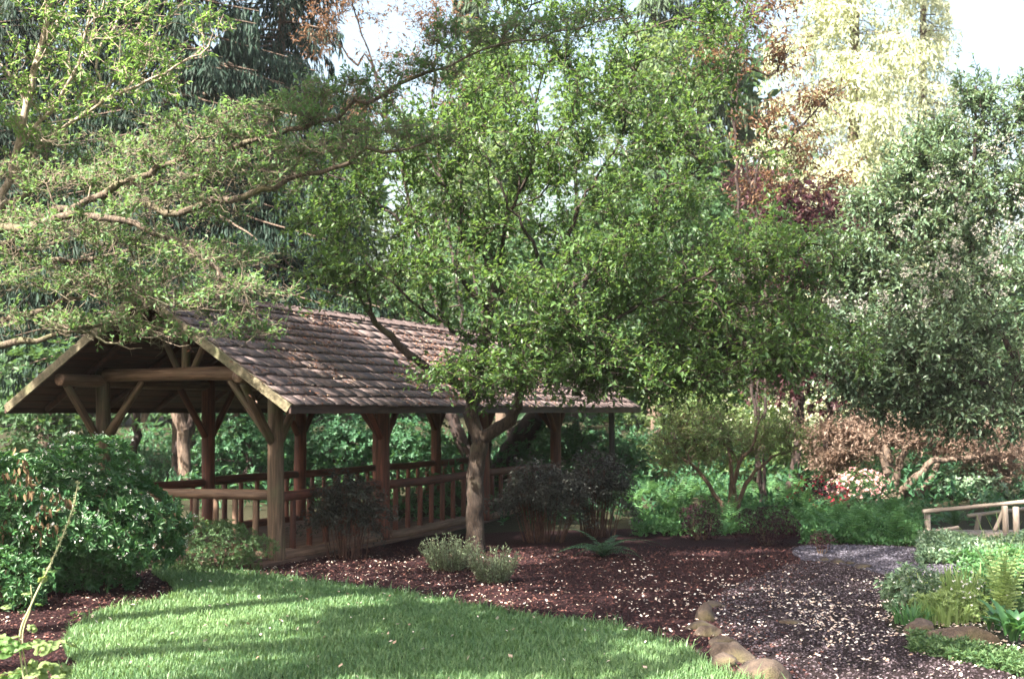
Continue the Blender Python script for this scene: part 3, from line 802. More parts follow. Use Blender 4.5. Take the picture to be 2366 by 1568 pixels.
# ---------------------------------------------------------------- plant materials
L_centre = leafmat('leaf_centre_tree', (0.022, 0.062, 0.023), (0.115, 0.205, 0.066), 0.42, 0.45, 0.48)
L_dog = leafmat('leaf_dogwood', (0.055, 0.12, 0.052), (0.165, 0.285, 0.125), 0.5, 0.35, 0.42)
L_sap = leafmat('leaf_sapling', (0.08, 0.17, 0.05), (0.2, 0.34, 0.12), 0.5, 0.35, 0.5)
L_bush = leafmat('leaf_glossy_bush', (0.016, 0.062, 0.025), (0.07, 0.18, 0.06), 0.42, 0.5, 0.3)
L_grey = leafmat('leaf_grey_green', (0.075, 0.110, 0.070), (0.22, 0.28, 0.18), 0.6, 0.25, 0.3)
L_small = leafmat('leaf_small_bush', (0.035, 0.085, 0.035), (0.10, 0.17, 0.065), 0.5, 0.35, 0.3)
L_nand = leafmat('leaf_nandina', (0.018, 0.021, 0.02), (0.075, 0.085, 0.07), 0.5, 0.3, 0.15, (0.14, 0.06, 0.05))
L_fern = leafmat('leaf_fern', (0.018, 0.055, 0.028), (0.055, 0.13, 0.062), 0.5, 0.35, 0.35)
L_fernb = leafmat('leaf_fern_bright', (0.04, 0.125, 0.05), (0.13, 0.27, 0.11), 0.5, 0.3, 0.4)
L_ferny = leafmat('leaf_fern_yellow', (0.1, 0.17, 0.06), (0.29, 0.38, 0.16), 0.5, 0.3, 0.45)
L_conif = leafmat('needles_dark', (0.006, 0.018, 0.013), (0.028, 0.058, 0.042), 0.6, 0.2, 0.15)
L_conifm = leafmat('needles_mid', (0.030, 0.060, 0.038), (0.095, 0.14, 0.085), 0.6, 0.2, 0.2)
L_glare = leafmat('needles_sun_glare', (0.28, 0.32, 0.2), (0.58, 0.61, 0.47), 0.6, 0.2, 0.3)  # sun overexposure put into the needle colour, paler than the foliage itself
L_red = leafmat('leaf_purple_maple', (0.03, 0.012, 0.018), (0.085, 0.03, 0.036), 0.5, 0.3, 0.35, (0.10, 0.03, 0.035))
L_copper = leafmat('leaf_copper', (0.07, 0.045, 0.03), (0.2, 0.115, 0.065), 0.5, 0.3, 0.45, (0.24, 0.12, 0.06))
L_peach = leafmat('leaf_peach_maple', (0.15, 0.10, 0.078), (0.35, 0.26, 0.21), 0.5, 0.3, 0.45, (0.40, 0.27, 0.19))
L_rhod = leafmat('leaf_right_shrub', (0.045, 0.095, 0.058), (0.17, 0.25, 0.155), 0.35, 0.5, 0.3)
L_back = leafmat('leaf_backdrop', (0.016, 0.048, 0.024), (0.068, 0.135, 0.055), 0.5, 0.3, 0.4)
L_backb = leafmat('leaf_backdrop_bright', (0.05, 0.1, 0.04), (0.17, 0.24, 0.1), 0.5, 0.3, 0.45)
L_maple = leafmat('leaf_green_maple', (0.018, 0.065, 0.034), (0.07, 0.17, 0.085), 0.5, 0.3, 0.4)
L_berb = leafmat('leaf_barberry', (0.014, 0.006, 0.01), (0.045, 0.014, 0.022), 0.5, 0.2, 0.2, (0.07, 0.015, 0.02))
L_dead = attrmat('dead_leaf', [(0, (0.09, 0.055, 0.03)), (1, (0.25, 0.17, 0.10))], 0.8, 0.3)
L_whiteblossom = attrmat('blossom_white', [(0, (0.45, 0.45, 0.40)), (1, (0.82, 0.80, 0.78))], 0.6, 0.3)
L_pinkb = attrmat('blossom_pink', [(0, (0.60, 0.30, 0.30)), (1, (0.75, 0.50, 0.50))], 0.6, 0.3)
L_redb = attrmat('blossom_red', [(0, (0.20, 0.012, 0.03)), (1, (0.42, 0.035, 0.07))], 0.6, 0.2)
L_dusty = attrmat('blossom_dusty', [(0, (0.20, 0.19, 0.16)), (1, (0.42, 0.40, 0.36))], 0.7, 0.2)
B_centre = barkmat('bark_centre', (0.014, 0.009, 0.008), (0.080, 0.054, 0.040), (0.055, 0.05, 0.026), 0.35, 2.2, 1.0)
B_dark = barkmat('bark_dark', (0.012, 0.008, 0.008), (0.050, 0.030, 0.026), None, 0.4, 1.0)
B_dog = barkmat('bark_dogwood', (0.045, 0.032, 0.026), (0.18, 0.135, 0.10), (0.13, 0.13, 0.065), 0.45, 2.0)
B_pale = barkmat('bark_pale', (0.20, 0.155, 0.12), (0.48, 0.40, 0.32), None, 0.4, 1.2)
B_conif = barkmat('bark_conifer', (0.05, 0.035, 0.028), (0.17, 0.12, 0.09), None, 0.4, 0.7)
B_cane = barkmat('bark_cane', (0.035, 0.014, 0.011), (0.11, 0.050, 0.035), None, 0.4, 2.0)
B_twig = barkmat('bark_shrub_stem', (0.05, 0.032, 0.022), (0.15, 0.095, 0.065), None, 0.4, 2.0)
B_lichen = barkmat('bark_lichen', (0.11, 0.083, 0.062), (0.32, 0.255, 0.195), (0.19, 0.19, 0.12), 0.5, 2.0)

def tree_parts(t, sk, thick, thin, crown, mats, twn='twig'):
    o = t.location
    if thick.n: thick.obj('trunk', mats[0], t, smooth=True)
    if thin.n: x = thin.obj(twn, mats[1], t); x['kind'] = 'stuff'
    if crown is not None and crown.n: crown.obj('crown', mats[2], t)

# ---------------------------------------------------------------- the tree in the middle
rg = np.random.RandomState(77)
D0 = 18.8
def q(px, py, dy=0.0): return P(px, py, D0 + dy)
t = thing('garden_tree', 'spreading green leafy tree with forked trunk growing in front of the pavilion', 'tree', G(1096, 1276))
sk = Skel()
b0 = q(1096, 1290)
sk.limb([b0, q(1098, 1200), q(1100, 1080), q(1112, 1010, .02)], [.180, .140, .130, .128], .15, .008, rg)
sk.limb([q(1108, 1020), q(1090, 955), q(1100, 880, .05), q(1118, 800, .1), q(1128, 720, .1), q(1150, 640, .1)], [.115, .105, .095, .09, .08, .07], .15, .012, rg)
sk.limb([q(1112, 1015), q(1150, 990, -.1), q(1190, 955, -.15), q(1205, 890, -.1), q(1235, 800, 0), q(1290, 700, .1)], [.12, .10, .09, .075, .06, .05], .14, .012, rg)
sk.limb([q(1095, 930), q(1050, 880, -.4), q(975, 840, -.7), q(905, 780, -.9), q(845, 715, -1.0)], [.085, .07, .06, .05, .04], .14, .015, rg)
T1 = [([1150, 640], [(1085, 520, .2), (1000, 400, .5), (900, 290, .4), (860, 200, .3)]),
      ([1150, 640], [(1180, 500, -.3), (1230, 330, -.5), (1250, 150, -.5)]),
      ([1290, 700], [(1310, 560, 0), (1370, 430, .2), (1440, 300, .4), (1470, 130, .5)]),
      ([1290, 700], [(1400, 600, -.5), (1520, 470, -.6), (1640, 360, -.5)]),
      ([1235, 800], [(1350, 760, -.8), (1500, 700, -1.1), (1680, 610, -1.0), (1800, 560, -.8)]),
      ([1128, 720], [(1040, 620, -.7), (930, 520, -1.1), (820, 430, -1.1), (720, 380, -1)]),
      ([1150, 640], [(1100, 520, 1.0), (1050, 380, 1.6), (1100, 200, 2)]),
      ([1290, 700], [(1380, 640, 1.0), (1500, 560, 1.8), (1620, 470, 2.0)]),
      ([1290, 700], [(1250, 600, -.9), (1180, 480, -1.6), (1120, 350, -1.8)]),
      ([1118, 800], [(1150, 770, -.8), (1250, 740, -1.5), (1400, 780, -1.9)]),
      ([1118, 800], [(1050, 760, -.8), (960, 700, -1.5), (850, 600, -1.9)])]
for s, pts in T1:
    pts3 = [q(s[0], s[1], .1)] + [q(*p_) for p_ in pts]
    r0 = .042; sk.limb(pts3, list(np.linspace(r0, .012, len(pts3))), .2, .04, rg)
def eC(px, py, dy, rx, ry, rz, n, shell=.35):
    k = max(2, n // 8); c = ellipsoid(px, py, D0 + dy, rx, ry, rz, k, rg, shell)
    off = rg.normal(0, 1, (k, 8, 3)) * np.array([.20, .20, .12])
    return (c[:, None] + off).reshape(-1, 3)
T = np.concatenate([
    eC(1240, 330, 0.2, 2.5, 2.2, 2.1, 300), eC(1500, 420, .2, 2.0, 1.9, 1.8, 230), eC(1250, 80, .3, 2.0, 1.8, 1.0, 110), eC(1000, 560, 0, 1.7, 1.9, 1.2, 110),
    eC(880, 420, -.2, 1.4, 1.5, 1.1, 100), eC(720, 530, -.3, .95, 1.2, .8, 70), eC(1640, 640, -.2, 1.9, 1.8, 1.25, 230), eC(1480, 760, -.9, 1.7, 1.3, .75, 130),
    eC(1200, 700, -1.5, 1.5, .6, .8, 80), eC(1000, 640, -1.5, 1.0, .6, .45, 50), eC(760, 640, -1.2, .8, .5, .35, 40), eC(1650, 830, -.6, 1.5, 1.2, .65, 190), eC(1800, 640, 0, 1.1, 1.2, 1.1, 140), eC(1830, 830, -.3, 1.0, 1.0, .6, 90), eC(1100, 830, -1.0, .8, .6, .4, 60), eC(1330, 640, -1.5, 1.3, .7, .9, 110), eC(1420, 860, -1.0, .9, .6, .35, 60), eC(1000, 420, -1.2, 1.2, .7, .9, 70), eC(1250, 840, -1.4, .8, .5, .45, 40),
    eC(1140, 900, -.7, .5, .4, .22, 24, 0), eC(800, 760, -1.3, .7, .3, .25, 12, 0), eC(1560, 150, 0.2, 1.5, 1.5, 1.0, 120), eC(1280, -60, .3, 2.2, 1.8, .8, 90), eC(1480, 860, -.8, 1.25, .9, .42, 110), eC(1720, 760, -.3, 1.3, 1.1, .7, 100), eC(1330, 800, -1.2, .8, .6, .4, 50), eC(1290, 880, -1.8, .9, .5, .3, 50), eC(1020, 880, -1.6, .5, .4, .25, 24), eC(640, 760, -1.4, .6, .3, .25, 20), eC(980, 250, .2, 1.2, 1.2, .9, 50)])
T = T[(T[:, 2] > 1.9)]
Tm = (T[:, 0] - 0) # keep the roof and the post bays open, as in the photograph
pxT = 1183 + F * T[:, 0] / T[:, 1]; pyT = HY + F * (EYE - T[:, 2]) / T[:, 1]
roofgap = (pxT > 560) & (pxT < 1010) & (pyT > 690) & (rg.rand(len(T)) < .82)
skyg = (np.hypot((pxT - 1260) / 50, (pyT - 230) / 60) < 1) | (np.hypot((pxT - 890) / 70, (pyT - 110) / 110) < 1)
low = (pyT > np.where(pxT > 1330, 955, 925))
T = T[~(roofgap | skyg | low)]
sk.grow(T, rg, .28, .18, .03, .5, .02, first=25)
# straight young shoots rising from the fork
S = []
for i in range(90):
    a = rg.uniform(-1, 1); b_ = q(1190 + rg.uniform(-60, 110), 590 + rg.uniform(-30, 60), rg.uniform(-2.2, .5))
    S.append(b_ + np.array([a * 1.5, rg.uniform(-1, .8), rg.uniform(.8, 2.2)]))
sk.grow(S, rg, .3, .5, .012, .2, .0, first=40)
sk.finish(.0045, 2.35)
thick, thin, crown = Buf(), Buf(), Buf()
sk.meshes(thick, thin, .03, 10, 3, .09)
def keepC(p_, kids): return rg.rand(len(p_)) < 0.68
nl = twigs(sk, crown, thin, rg, per=3, rmax=0.02, tl=(.12, .45), nl=7, leaf=(.05, .135), width=.5, up=.3, droop=.15, tmpl=T_KITE, keep=keepC)
print('centre leaves', nl, sk.n)
tree_parts(t, sk, thick, thin, crown, (B_centre, B_centre, L_centre))

# ---------------------------------------------------------------- the dogwood reaching in from the left
rg = np.random.RandomState(78)
D0 = 13.2
t = thing('dogwood_tree', 'wide dogwood tree with tiered twiggy branches spreading over the pavilion from the left', 'tree', (-7.6, 13.2, 0))
sk = Skel()
sk.limb([(-7.6, 13.2, -.1), (-7.5, 13.2, 1.2), (-7.3, 13.1, 2.3), (-7.0, 13.1, 3.2)], [.2, .17, .15, .12], .2, .02, rg)
for pts, r0 in [([(-7.2, 13.1, 2.7), q(-120, 640), q(0, 570), (q(167, 470)), q(300, 420), q(407, 376), q(561, 330), q(742, 281), q(946, 186), q(1006, 163), q(1164, 104), q(1436, 41)], .052),
                ([q(300, 420), q(380, 500, -.3), q(489, 466, -.5), q(600, 440, -.5), q(706, 407, -.5), q(837, 362, -.5), q(946, 348, -.5), q(1040, 315, -.5)], .05),
                ([(-7.2, 13.1, 2.7), q(-60, 560, -.6), q(100, 520, -.9), q(240, 500, -1), q(400, 560, -1.1), q(520, 640, -1.1), q(600, 720, -1.1)], .065),
                ([(-7.4, 13.1, 2.1), q(-100, 760, -.3), q(0, 735, -.4), q(110, 712, -.4), q(240, 640, -.3), q(330, 600, -.2)], .06),
                ([(-7.4, 13.1, 1.9), q(-90, 810, -.8), q(0, 798, -.9), q(90, 780, -.9), q(175, 768, -.9), q(260, 740, -.8), q(360, 700, -.8)], .05),
                ([(-7.2, 13.1, 2.7), q(-100, 560, .8), q(80, 440, 1.2), q(230, 380, 1.5), q(420, 320, 1.6)], .06),
                ([q(0, 570), q(100, 600, .3), q(240, 590, .5), q(400, 560, .8), q(540, 560, .9)], .045),
                ([q(175, 768, -.9), q(240, 790, -.9), q(300, 800, -.9)], .02)]:
    pts = [np.array(p_, float) for p_ in pts]
    sk.limb(pts, list(np.linspace(r0, .009, len(pts))), .2, .025, rg)
nb0 = 20
def pad(px, py, dy, rx, ry, rz, n):
    c = q(px, py, dy); u = rg.uniform(-1, 1, (n * 2, 2)); u = u[(u ** 2).sum(1) < 1][:n]
    z = 0.25 - 0.8 * (u ** 2).sum(1) + rg.normal(0, .22, len(u)) + .12 * np.sin(u[:, 0] * 9)
    return c + np.stack([u[:, 0] * rx, u[:, 1] * ry, z * rz], 1)
T = np.concatenate([pad(480, 300, 0, .75, .8, .16, 110), pad(640, 270, 0, .7, .7, .15, 110), pad(800, 215, 0, .65, .6, .13, 90), pad(960, 165, 0, .5, .5, .12, 50), pad(1080, 85, 0, .5, .5, .12, 60), pad(1240, 70, 0, .6, .5, .12, 70), pad(1380, 40, 0, .35, .4, .09, 30),
    pad(900, 310, -.5, .65, .6, .12, 80), pad(720, 350, -.5, .6, .6, .13, 70), pad(560, 400, -.5, .7, .7, .15, 80), pad(400, 360, 0, .7, .7, .18, 80),
    pad(230, 340, 1.3, .9, .9, .18, 90), pad(80, 410, .8, .9, .9, .2, 100), pad(260, 420, .3, .9, .9, .2, 110), pad(420, 470, -.6, .8, .8, .2, 90),
    pad(60, 520, -.4, .8, .8, .25, 90), pad(220, 540, -.9, .9, .8, .25, 110), pad(400, 590, -.8, .8, .7, .2, 80), pad(530, 590, .5, .7, .6, .14, 55), pad(560, 665, -1.0, .55, .5, .14, 55),
    pad(100, 640, -.5, .8, .8, .22, 100), pad(280, 660, -.6, .8, .7, .22, 100), pad(440, 700, -1.0, .6, .5, .16, 70), pad(560, 760, -1.1, .35, .4, .14, 40),
    pad(70, 740, -.7, .7, .6, .18, 60), pad(250, 745, -.9, .65, .5, .16, 60), pad(370, 770, -.9, .35, .35, .1, 22), pad(-120, 500, 0, .9, 1, .5, 60), pad(-300, 420, 0, .9, 1.2, .5, 60), pad(-200, 640, .4, .9, 1.2, .5, 50)])
sk.grow(T, rg, .16, .12, .022, .5, -.03, first=nb0)
sk.finish(.0028, 2.3)
thick, thin, crown = Buf(), Buf(), Buf()
sk.meshes(thick, thin, .016, 8, 3, .09)
ends = lambda p_, kids: (kids == 0) | (rg.rand(len(p_)) < .38)
# bare crooked twiglets below, leaves on the upper tips
nl = twigs(sk, crown, thin, rg, per=2, rmax=.012, tl=(.07, .20), nl=5, leaf=(.045, .085), width=.5, up=.6, flat=.3, droop=.12, tmpl=T_KITE, keep=ends, rtw=.0022)
idx = np.arange(nb0, sk.n); idx = idx[sk.r[idx] < .02]; idx = np.repeat(idx, 2); N = len(idx)
A = sk.p[idx]; d = nrm(sk.d[idx] * .3 + nrm(rg.normal(size=(N, 3))) * np.array([1, 1, .6]) + np.array([0, 0, .15]))
L_ = rg.uniform(.05, .15, N)[:, None]; Bm = A + d * L_; rings(thin, A, Bm, np.full(N, .0030), np.full(N, .0024), 3)
d2 = nrm(d + rg.normal(size=(N, 3)) * .6 + np.array([0, 0, .5])); rings(thin, Bm, Bm + d2 * L_ * .7, np.full(N, .0024), np.full(N, .0018), 3)
print('dogwood leaves', nl, sk.n)
tree_parts(t, sk, thick, thin, crown, (B_dog, B_lichen, L_dog))

# ---------------------------------------------------------------- slender pale tree, upper left
rg = np.random.RandomState(79)
D0 = 14.6
t = thing('slender_tree', 'slender tree with pale stems and bright green sunlit leaves in the upper left corner', 'tree', on(-150, 14.6))
sk = Skel()
sk.limb([on(-150, 14.6, -.1), q(-140, 1100), q(-90, 800), q(-10, 500), q(38, 350), q(62, 240), q(85, 130), q(112, 20), q(130, -100), q(150, -240)], list(np.linspace(.060, .024, 10)), .25, .012, rg)
for pts, r0 in [([q(38, 350), q(90, 280, -.1), q(150, 210, -.2), q(190, 120, -.2), q(215, 0, -.2), q(230, -120, -.2)], .028),
                ([q(30, 400), q(95, 330, .2), q(180, 270, .4), q(260, 190, .6), q(350, 90, .8), q(420, 10, .8)], .03),
                ([q(30, 420), q(120, 320, .1), q(250, 230, -.1), q(380, 170, -.2), q(480, 110, -.3)], .026),
                ([q(62, 240), q(30, 180), q(-10, 140), q(-60, 90)], .02), ([q(85, 130), q(120, 70, .3), q(170, -20, .3)], .018),
                ([q(24, 500), q(-10, 420, .4), q(-80, 330, .6)], .03)]:
    sk.limb([np.array(p_) for p_ in pts], list(np.linspace(r0, .010, len(pts))), .2, .015, rg)
T = np.concatenate([ellipsoid(60, 40, 14.6, 1.1, 1.1, .8, 80, rg, 0), ellipsoid(230, 90, 14.7, 1.0, .9, .75, 95, rg, 0), ellipsoid(390, 70, 14.8, .8, .8, .5, 65, rg, 0),
                    ellipsoid(90, 230, 14.5, .7, .8, .6, 80, rg, 0), ellipsoid(280, 190, 14.6, .8, .7, .45, 70, rg, 0), ellipsoid(20, 280, 14.6, .4, .6, .4, 30, rg, 0), ellipsoid(150, -180, 14.6, 1.6, 1.3, .8, 150, rg, 0), ellipsoid(330, -190, 15.6, 1.3, 1.2, .7, 120, rg, 0), ellipsoid(470, -210, 17.0, 1.2, 1.2, .6, 90, rg, 0)])  # unseen crown masses above the frame are extended to dapple the pavilion roof
sk.grow(T, rg, .2, .3, .018, .4, .03, first=3)
sk.finish(.003, 2.3)
thick, thin, crown = Buf(), Buf(), Buf()
sk.meshes(thick, thin, .012, 8, 4, .05)
nl = twigs(sk, crown, thin, rg, per=2, rmax=.008, tl=(.08, .25), nl=5, leaf=(.055, .10), width=.42, up=.4, flat=.5, droop=.35, tmpl=T_LEAF, keep=lambda p_, k: rg.rand(len(p_)) < .62, rtw=.0036)
print('slender leaves', nl)
tree_parts(t, sk, thick, thin, crown, (B_pale, B_pale, L_sap))

# ---------------------------------------------------------------- shrubs near by
def shrub(name, label, cat, px, d, rad, n, mat, seed, zc=None, stems=14, bark=None, parts=None, **kw):
    rg_ = np.random.RandomState(seed); o = on(px, d); t = thing(name, label, cat, o)
    c = o + np.array([0, 0, rad[2] * .85 if zc is None else zc]); b = Buf()
    shrub_leaves(b, c, rad, n, rg_, seed=seed, **kw); 
    if stems:
        s = Buf(); a = rg_.rand(stems) * 2 * PI; rr = rg_.rand(stems) ** .5
        top = c + np.stack([np.cos(a) * rr * rad[0] * .75, np.sin(a) * rr * rad[1] * .75, rg_.uniform(-.1, .55, stems) * rad[2]], 1)
        A = o + np.stack([np.cos(a) * rr * rad[0] * .2, np.sin(a) * rr * rad[1] * .2, np.full(stems, -.03)], 1)
        M = (A + top) / 2 + np.stack([np.cos(a), np.sin(a), 0 * a], 1) * rad[0] * .06 + rg_.normal(0, .03, (stems, 3))
        th = max(.007, .012 * min(rad)); 
        rings(s, A, M, np.full(stems, th * 1.3), np.full(stems, th), 5); rings(s, M, top, np.full(stems, th), np.full(stems, th * .5), 5)
        s.obj('stem', bark or B_twig, t)['kind'] = 'stuff'
    b.obj('foliage', mat, t)
    return t, c, rg_
t, c, r_ = shrub('glossy_bush', 'large glossy evergreen bush with small white flowers at the left edge', 'bush', 80, 14.6, (1.74, 1.2, .96), 30000, L_bush, 5, zc=.72, leaf=(.055, .10), width=.42, whorl=7, tmpl=T_LEAF, amp=.2, inner=.2, spread=.65, upb=.5, stems=24)
fb = Buf(); N = 230; u = nrm(r_.normal(size=(N, 3)) + np.array([.3, -.9, .55])); pos = c + u * np.array([1.78, 1.25, 1.05]) * (lump(u, 5, .2)[:, None] * 1.01)
k = (pos[:, 2] > .5) & (pos[:, 0] > -5.4); pos = pos[k]; 
for j in range(5):
    put_leaves(fb, pos + r_.normal(0, .012, pos.shape), nrm(r_.normal(size=pos.shape) + [0, -.5, .3]), nrm(r_.normal(size=pos.shape)), r_.uniform(.018, .032, len(pos)), .7, r_.rand(len(pos)))
fb.obj('blossom', L_whiteblossom, t)
db = Buf(); N = 120; cc = np.concatenate([P(px, py, 13.45) + r_.normal(0, .10, (22, 3)) for px, py in ((55, 1120), (20, 1230), (105, 1210), (40, 1080), (120, 1165))])
put_leaves(db, cc, nrm(r_.normal(size=cc.shape) * .4 + [0, 0, -1]), nrm(r_.normal(size=cc.shape) + [0, -1, 0]), r_.uniform(.06, .12, len(cc)), .4, r_.rand(len(cc)), T_LEAF)
dl = db.obj('dead_leaf', L_dead, t); dl['label'] = 'withered brown leaf bunches'; dl['kind'] = 'stuff'
shrub('round_shrub', 'rounded grey green shrub between the glossy bush and the pavilion post', 'shrub', 496, 16.6, (.70, .55, .42), 9000, L_small, 6, zc=.30, leaf=(.03, .05), width=.4, whorl=6, amp=.2, inner=.2)
shrub('low_shrub', 'low dark leafy shrub in front of the large glossy bush', 'shrub', 20, 13.1, (.45, .35, .38), 2500, L_bush, 7, zc=.25, leaf=(.04, .07), whorl=6, tmpl=T_LEAF)
def sage(name, label, px, py, r, h, n, seed):
    """upright grey stems set with small leaves"""
    g = G(px, py); rg_ = np.random.RandomState(seed)
    t = thing(name, label, 'shrub', g)
    a = rg_.rand(n) * 2 * PI; rr = rg_.rand(n) ** .5; A = g + np.stack([np.cos(a) * rr * r * .6, np.sin(a) * rr * r * .6, 0 * a], 1)
    Lh = rg_.uniform(.55, 1.05, n) * h * (1 - .25 * rr)
    d = nrm(np.stack([np.cos(a) * rr * .55, np.sin(a) * rr * .55, np.ones(n)], 1) + rg_.normal(0, .08, (n, 3))); Bm = A + d * Lh[:, None]
    s = Buf(); rings(s, A, Bm, np.full(n, .004), np.full(n, .002), 3, .5); s.obj('stem', B_twig, t)['kind'] = 'stuff'
    b = Buf()
    for j in range(13):
        f = (j + 1 + rg_.rand(n)) / 14; pos = A + d * (Lh * f)[:, None]
        for k in range(2):
            put_leaves(b, pos, nrm(d * .7 + nrm(rg_.normal(size=(n, 3))) * .8), nrm(rg_.normal(size=(n, 3)) + [0, 0, 1]), rg_.uniform(.03, .06, n), .24, np.clip(f * .7 + rg_.rand(n) * .3, 0, 1))
    b.obj('foliage', L_grey, t); return t
sage('lavender_shrub', 'darker grey green lavender clump at the foot of the central tree', 1042, 1318, .42, .56, 150, 8)
sage('sage_shrub', 'sunlit silvery sage clump standing at the right of the lavender clump', 1142, 1345, .30, .52, 110, 9)

def nandina(label, px, d, rx, h, n_st, seed, ln=5000, dense=1.0):
    """bare canes below, flat tiers of narrow dark leaves on top"""
    rg_ = np.random.RandomState(seed); o = on(px, d); t = thing('nandina_shrub', label, 'shrub', o)
    s = Buf(); a = rg_.rand(n_st) * 2 * PI; rr = rg_.rand(n_st) ** .6
    A = o + np.stack([np.cos(a) * rr * rx * .5, np.sin(a) * rr * rx * .35, np.full(n_st, -.02)], 1)
    hh = rg_.uniform(.55, .95, n_st) * h
    top = A + np.stack([np.cos(a) * rr * rx * .35 + rg_.normal(0, .05, n_st), np.sin(a) * rr * rx * .25, hh], 1)
    M = (A + top) / 2 + rg_.normal(0, .02, (n_st, 3)); rings(s, A, M, np.full(n_st, .009), np.full(n_st, .008), 5); rings(s, M, top, np.full(n_st, .008), np.full(n_st, .006), 5)
    s.obj('cane', B_cane, t)['kind'] = 'stuff'
    b = Buf(); m = int(ln / 6); u = nrm(rg_.normal(size=(m, 3))); c = o + [0, 0, h * .72]
    pos = c + u * (rg_.rand(m, 1) ** .4) * np.array([rx, rx * .75, h * .34]) * lump(u, seed, .38)[:, None]
    pos[:, 2] -= .25 * h * np.clip((np.abs(pos[:, 0] - o[0]) / rx) ** 2, 0, 1)
    ax = nrm(u * [1, 1, .3] + rg_.normal(0, .4, (m, 3)))
    for j in range(6):
        side = nrm(rg_.normal(size=(m, 3)) * [1, 1, .4]); put_leaves(b, pos + ax * .03 * j, nrm(ax * .4 + side + [0, 0, -.35]), nrm(rg_.normal(size=(m, 3)) * .35 + [0, 0, 1]), rg_.uniform(.05, .095, m), .27, rg_.rand(m))
    b.obj('foliage', L_nand, t); return t
nandina('dark nandina shrub with bare canes in front of the second pavilion post', 800, 18.0, .58, 1.18, 34, 12, 5200)
nandina('dark nandina shrub against the railing just right of the central tree', 1250, 20.3, .72, 1.22, 52, 13, 8500)
nandina('dark nandina shrub under the far right corner of the roof', 1375, 21.2, .68, 1.32, 50, 14, 8500)

# ---------------------------------------------------------------- ferns
def frond_mesh(L, W, mat, seed, arch=.7, pairs=18, droop=.5, name='frond'):
    """arching stalk along +X rising in +Z, with paired narrow leaflets"""
    rg_ = np.random.RandomState(seed); b = Buf(); n = 9
    s = np.linspace(0, 1, n + 1)
    x = L * (s * .55 + .45 * s ** 1.8) ; z = L * (arch * s - (arch + droop * .55) * s ** 2.4 * .8)
    C = np.stack([x, .02 * np.sin(s * 5 + seed), z], 1)
    rings(b, C[:-1], C[1:], np.linspace(.005, .002, n), np.linspace(.0045, .0015, n), 3, .1)
    f = np.linspace(.10, .99, pairs); idx = np.interp(f, s, np.arange(n + 1)); pos = np.stack([np.interp(f, s, C[:, k]) for k in range(3)], 1)
    tg = nrm(np.stack([np.interp(f + .02, s, C[:, k]) - np.interp(f - .02, s, C[:, k]) for k in range(3)], 1))
    wl = W * np.sin(np.clip(f * 1.05 + .08, 0, 1) * PI) ** .55 * np.clip(1.15 - f * .75, 0.15, 1)
    for sg in (-1, 1):
        sd = np.tile([0, sg, 0.0], (pairs, 1)); up = np.cross(tg, sd) * sg
        put_leaves(b, pos, nrm(sd + tg * .35 + np.array([0, 0, -.15]) + rg_.normal(0, .06, (pairs, 3))), nrm(np.abs(up) * [0, 0, 1] + tg * -.3 * 0 + rg_.normal(0, .15, (pairs, 3)) + [0, 0, .5]), wl * rg_.uniform(.85, 1.1, pairs), .24, rg_.uniform(.2, 1, pairs), T_FLAT)
    return b.mesh(name, mat)
def fern(label, loc, mats_meshes, n, seed, scale=1.0, elev=(0.1, .9), rotspan=(0, 2 * PI), group=None, name='sword_fern'):
    rg_ = np.random.RandomState(seed); t = thing(name, label, 'fern', loc, 0, group)
    for i in range(n):
        o = link('frond', mats_meshes[i % len(mats_meshes)], t)
        a = rotspan[0] + (rotspan[1] - rotspan[0]) * (i + .6 * rg_.rand()) / n
        o.rotation_euler = (rg_.normal(0, .12), -rg_.uniform(*elev), a); s = scale * rg_.uniform(.75, 1.1); o.scale = (s, s, s)
    return t
F_dark = [frond_mesh(.75, .085, L_fern, i, .55, 22, .6) for i in range(4)]
F_brt = [frond_mesh(.70, .10, L_fernb, i + 10, .75, 18, .5) for i in range(4)]
F_yel = [frond_mesh(.95, .085, L_ferny, i + 20, .35, 24, .15) for i in range(4)]
fern('dark arching sword fern on the mulch below the right nandina shrubs', G(1392, 1286), F_dark, 19, 3, 1.2, (.0, .6))
fern('tall upright yellow green sunlit fern at the right edge beside the path', G(2318, 1440), F_yel, 26, 4, 1.15, (.85, 1.4))
fern('dark fern beside the near end of the wooden bridge', on(2205, 21.5, .12), F_dark, 18, 5, .95, (.3, 1.1))
k = 0
FL = ['left of the barberry mounds', 'right of the pavilion corner', 'under the leaning stems of the airy shrub', 'in the middle of the fern bank', 'below the red azalea', 'on the bank near the path bend', 'at the right end of the fern bank']
rgf = np.random.RandomState(30)
for i in range(34):
    px = 1450 + 660 * ((i * .618) % 1) ; d = rgf.uniform(21.5, 27.5)
    if px > 1560 and px < 1900: d = rgf.uniform(22.2, 28)
    if px > 1880: d = rgf.uniform(19.9, 23.5)
    o = on(px, d)
    fern('bright green fern in the bank of ferns between the pavilion and the bridge', o, F_brt, 13, 100 + i, rgf.uniform(1.0, 1.5), (.25, 1.15), group='ferns on the bank', name='bank_fern')

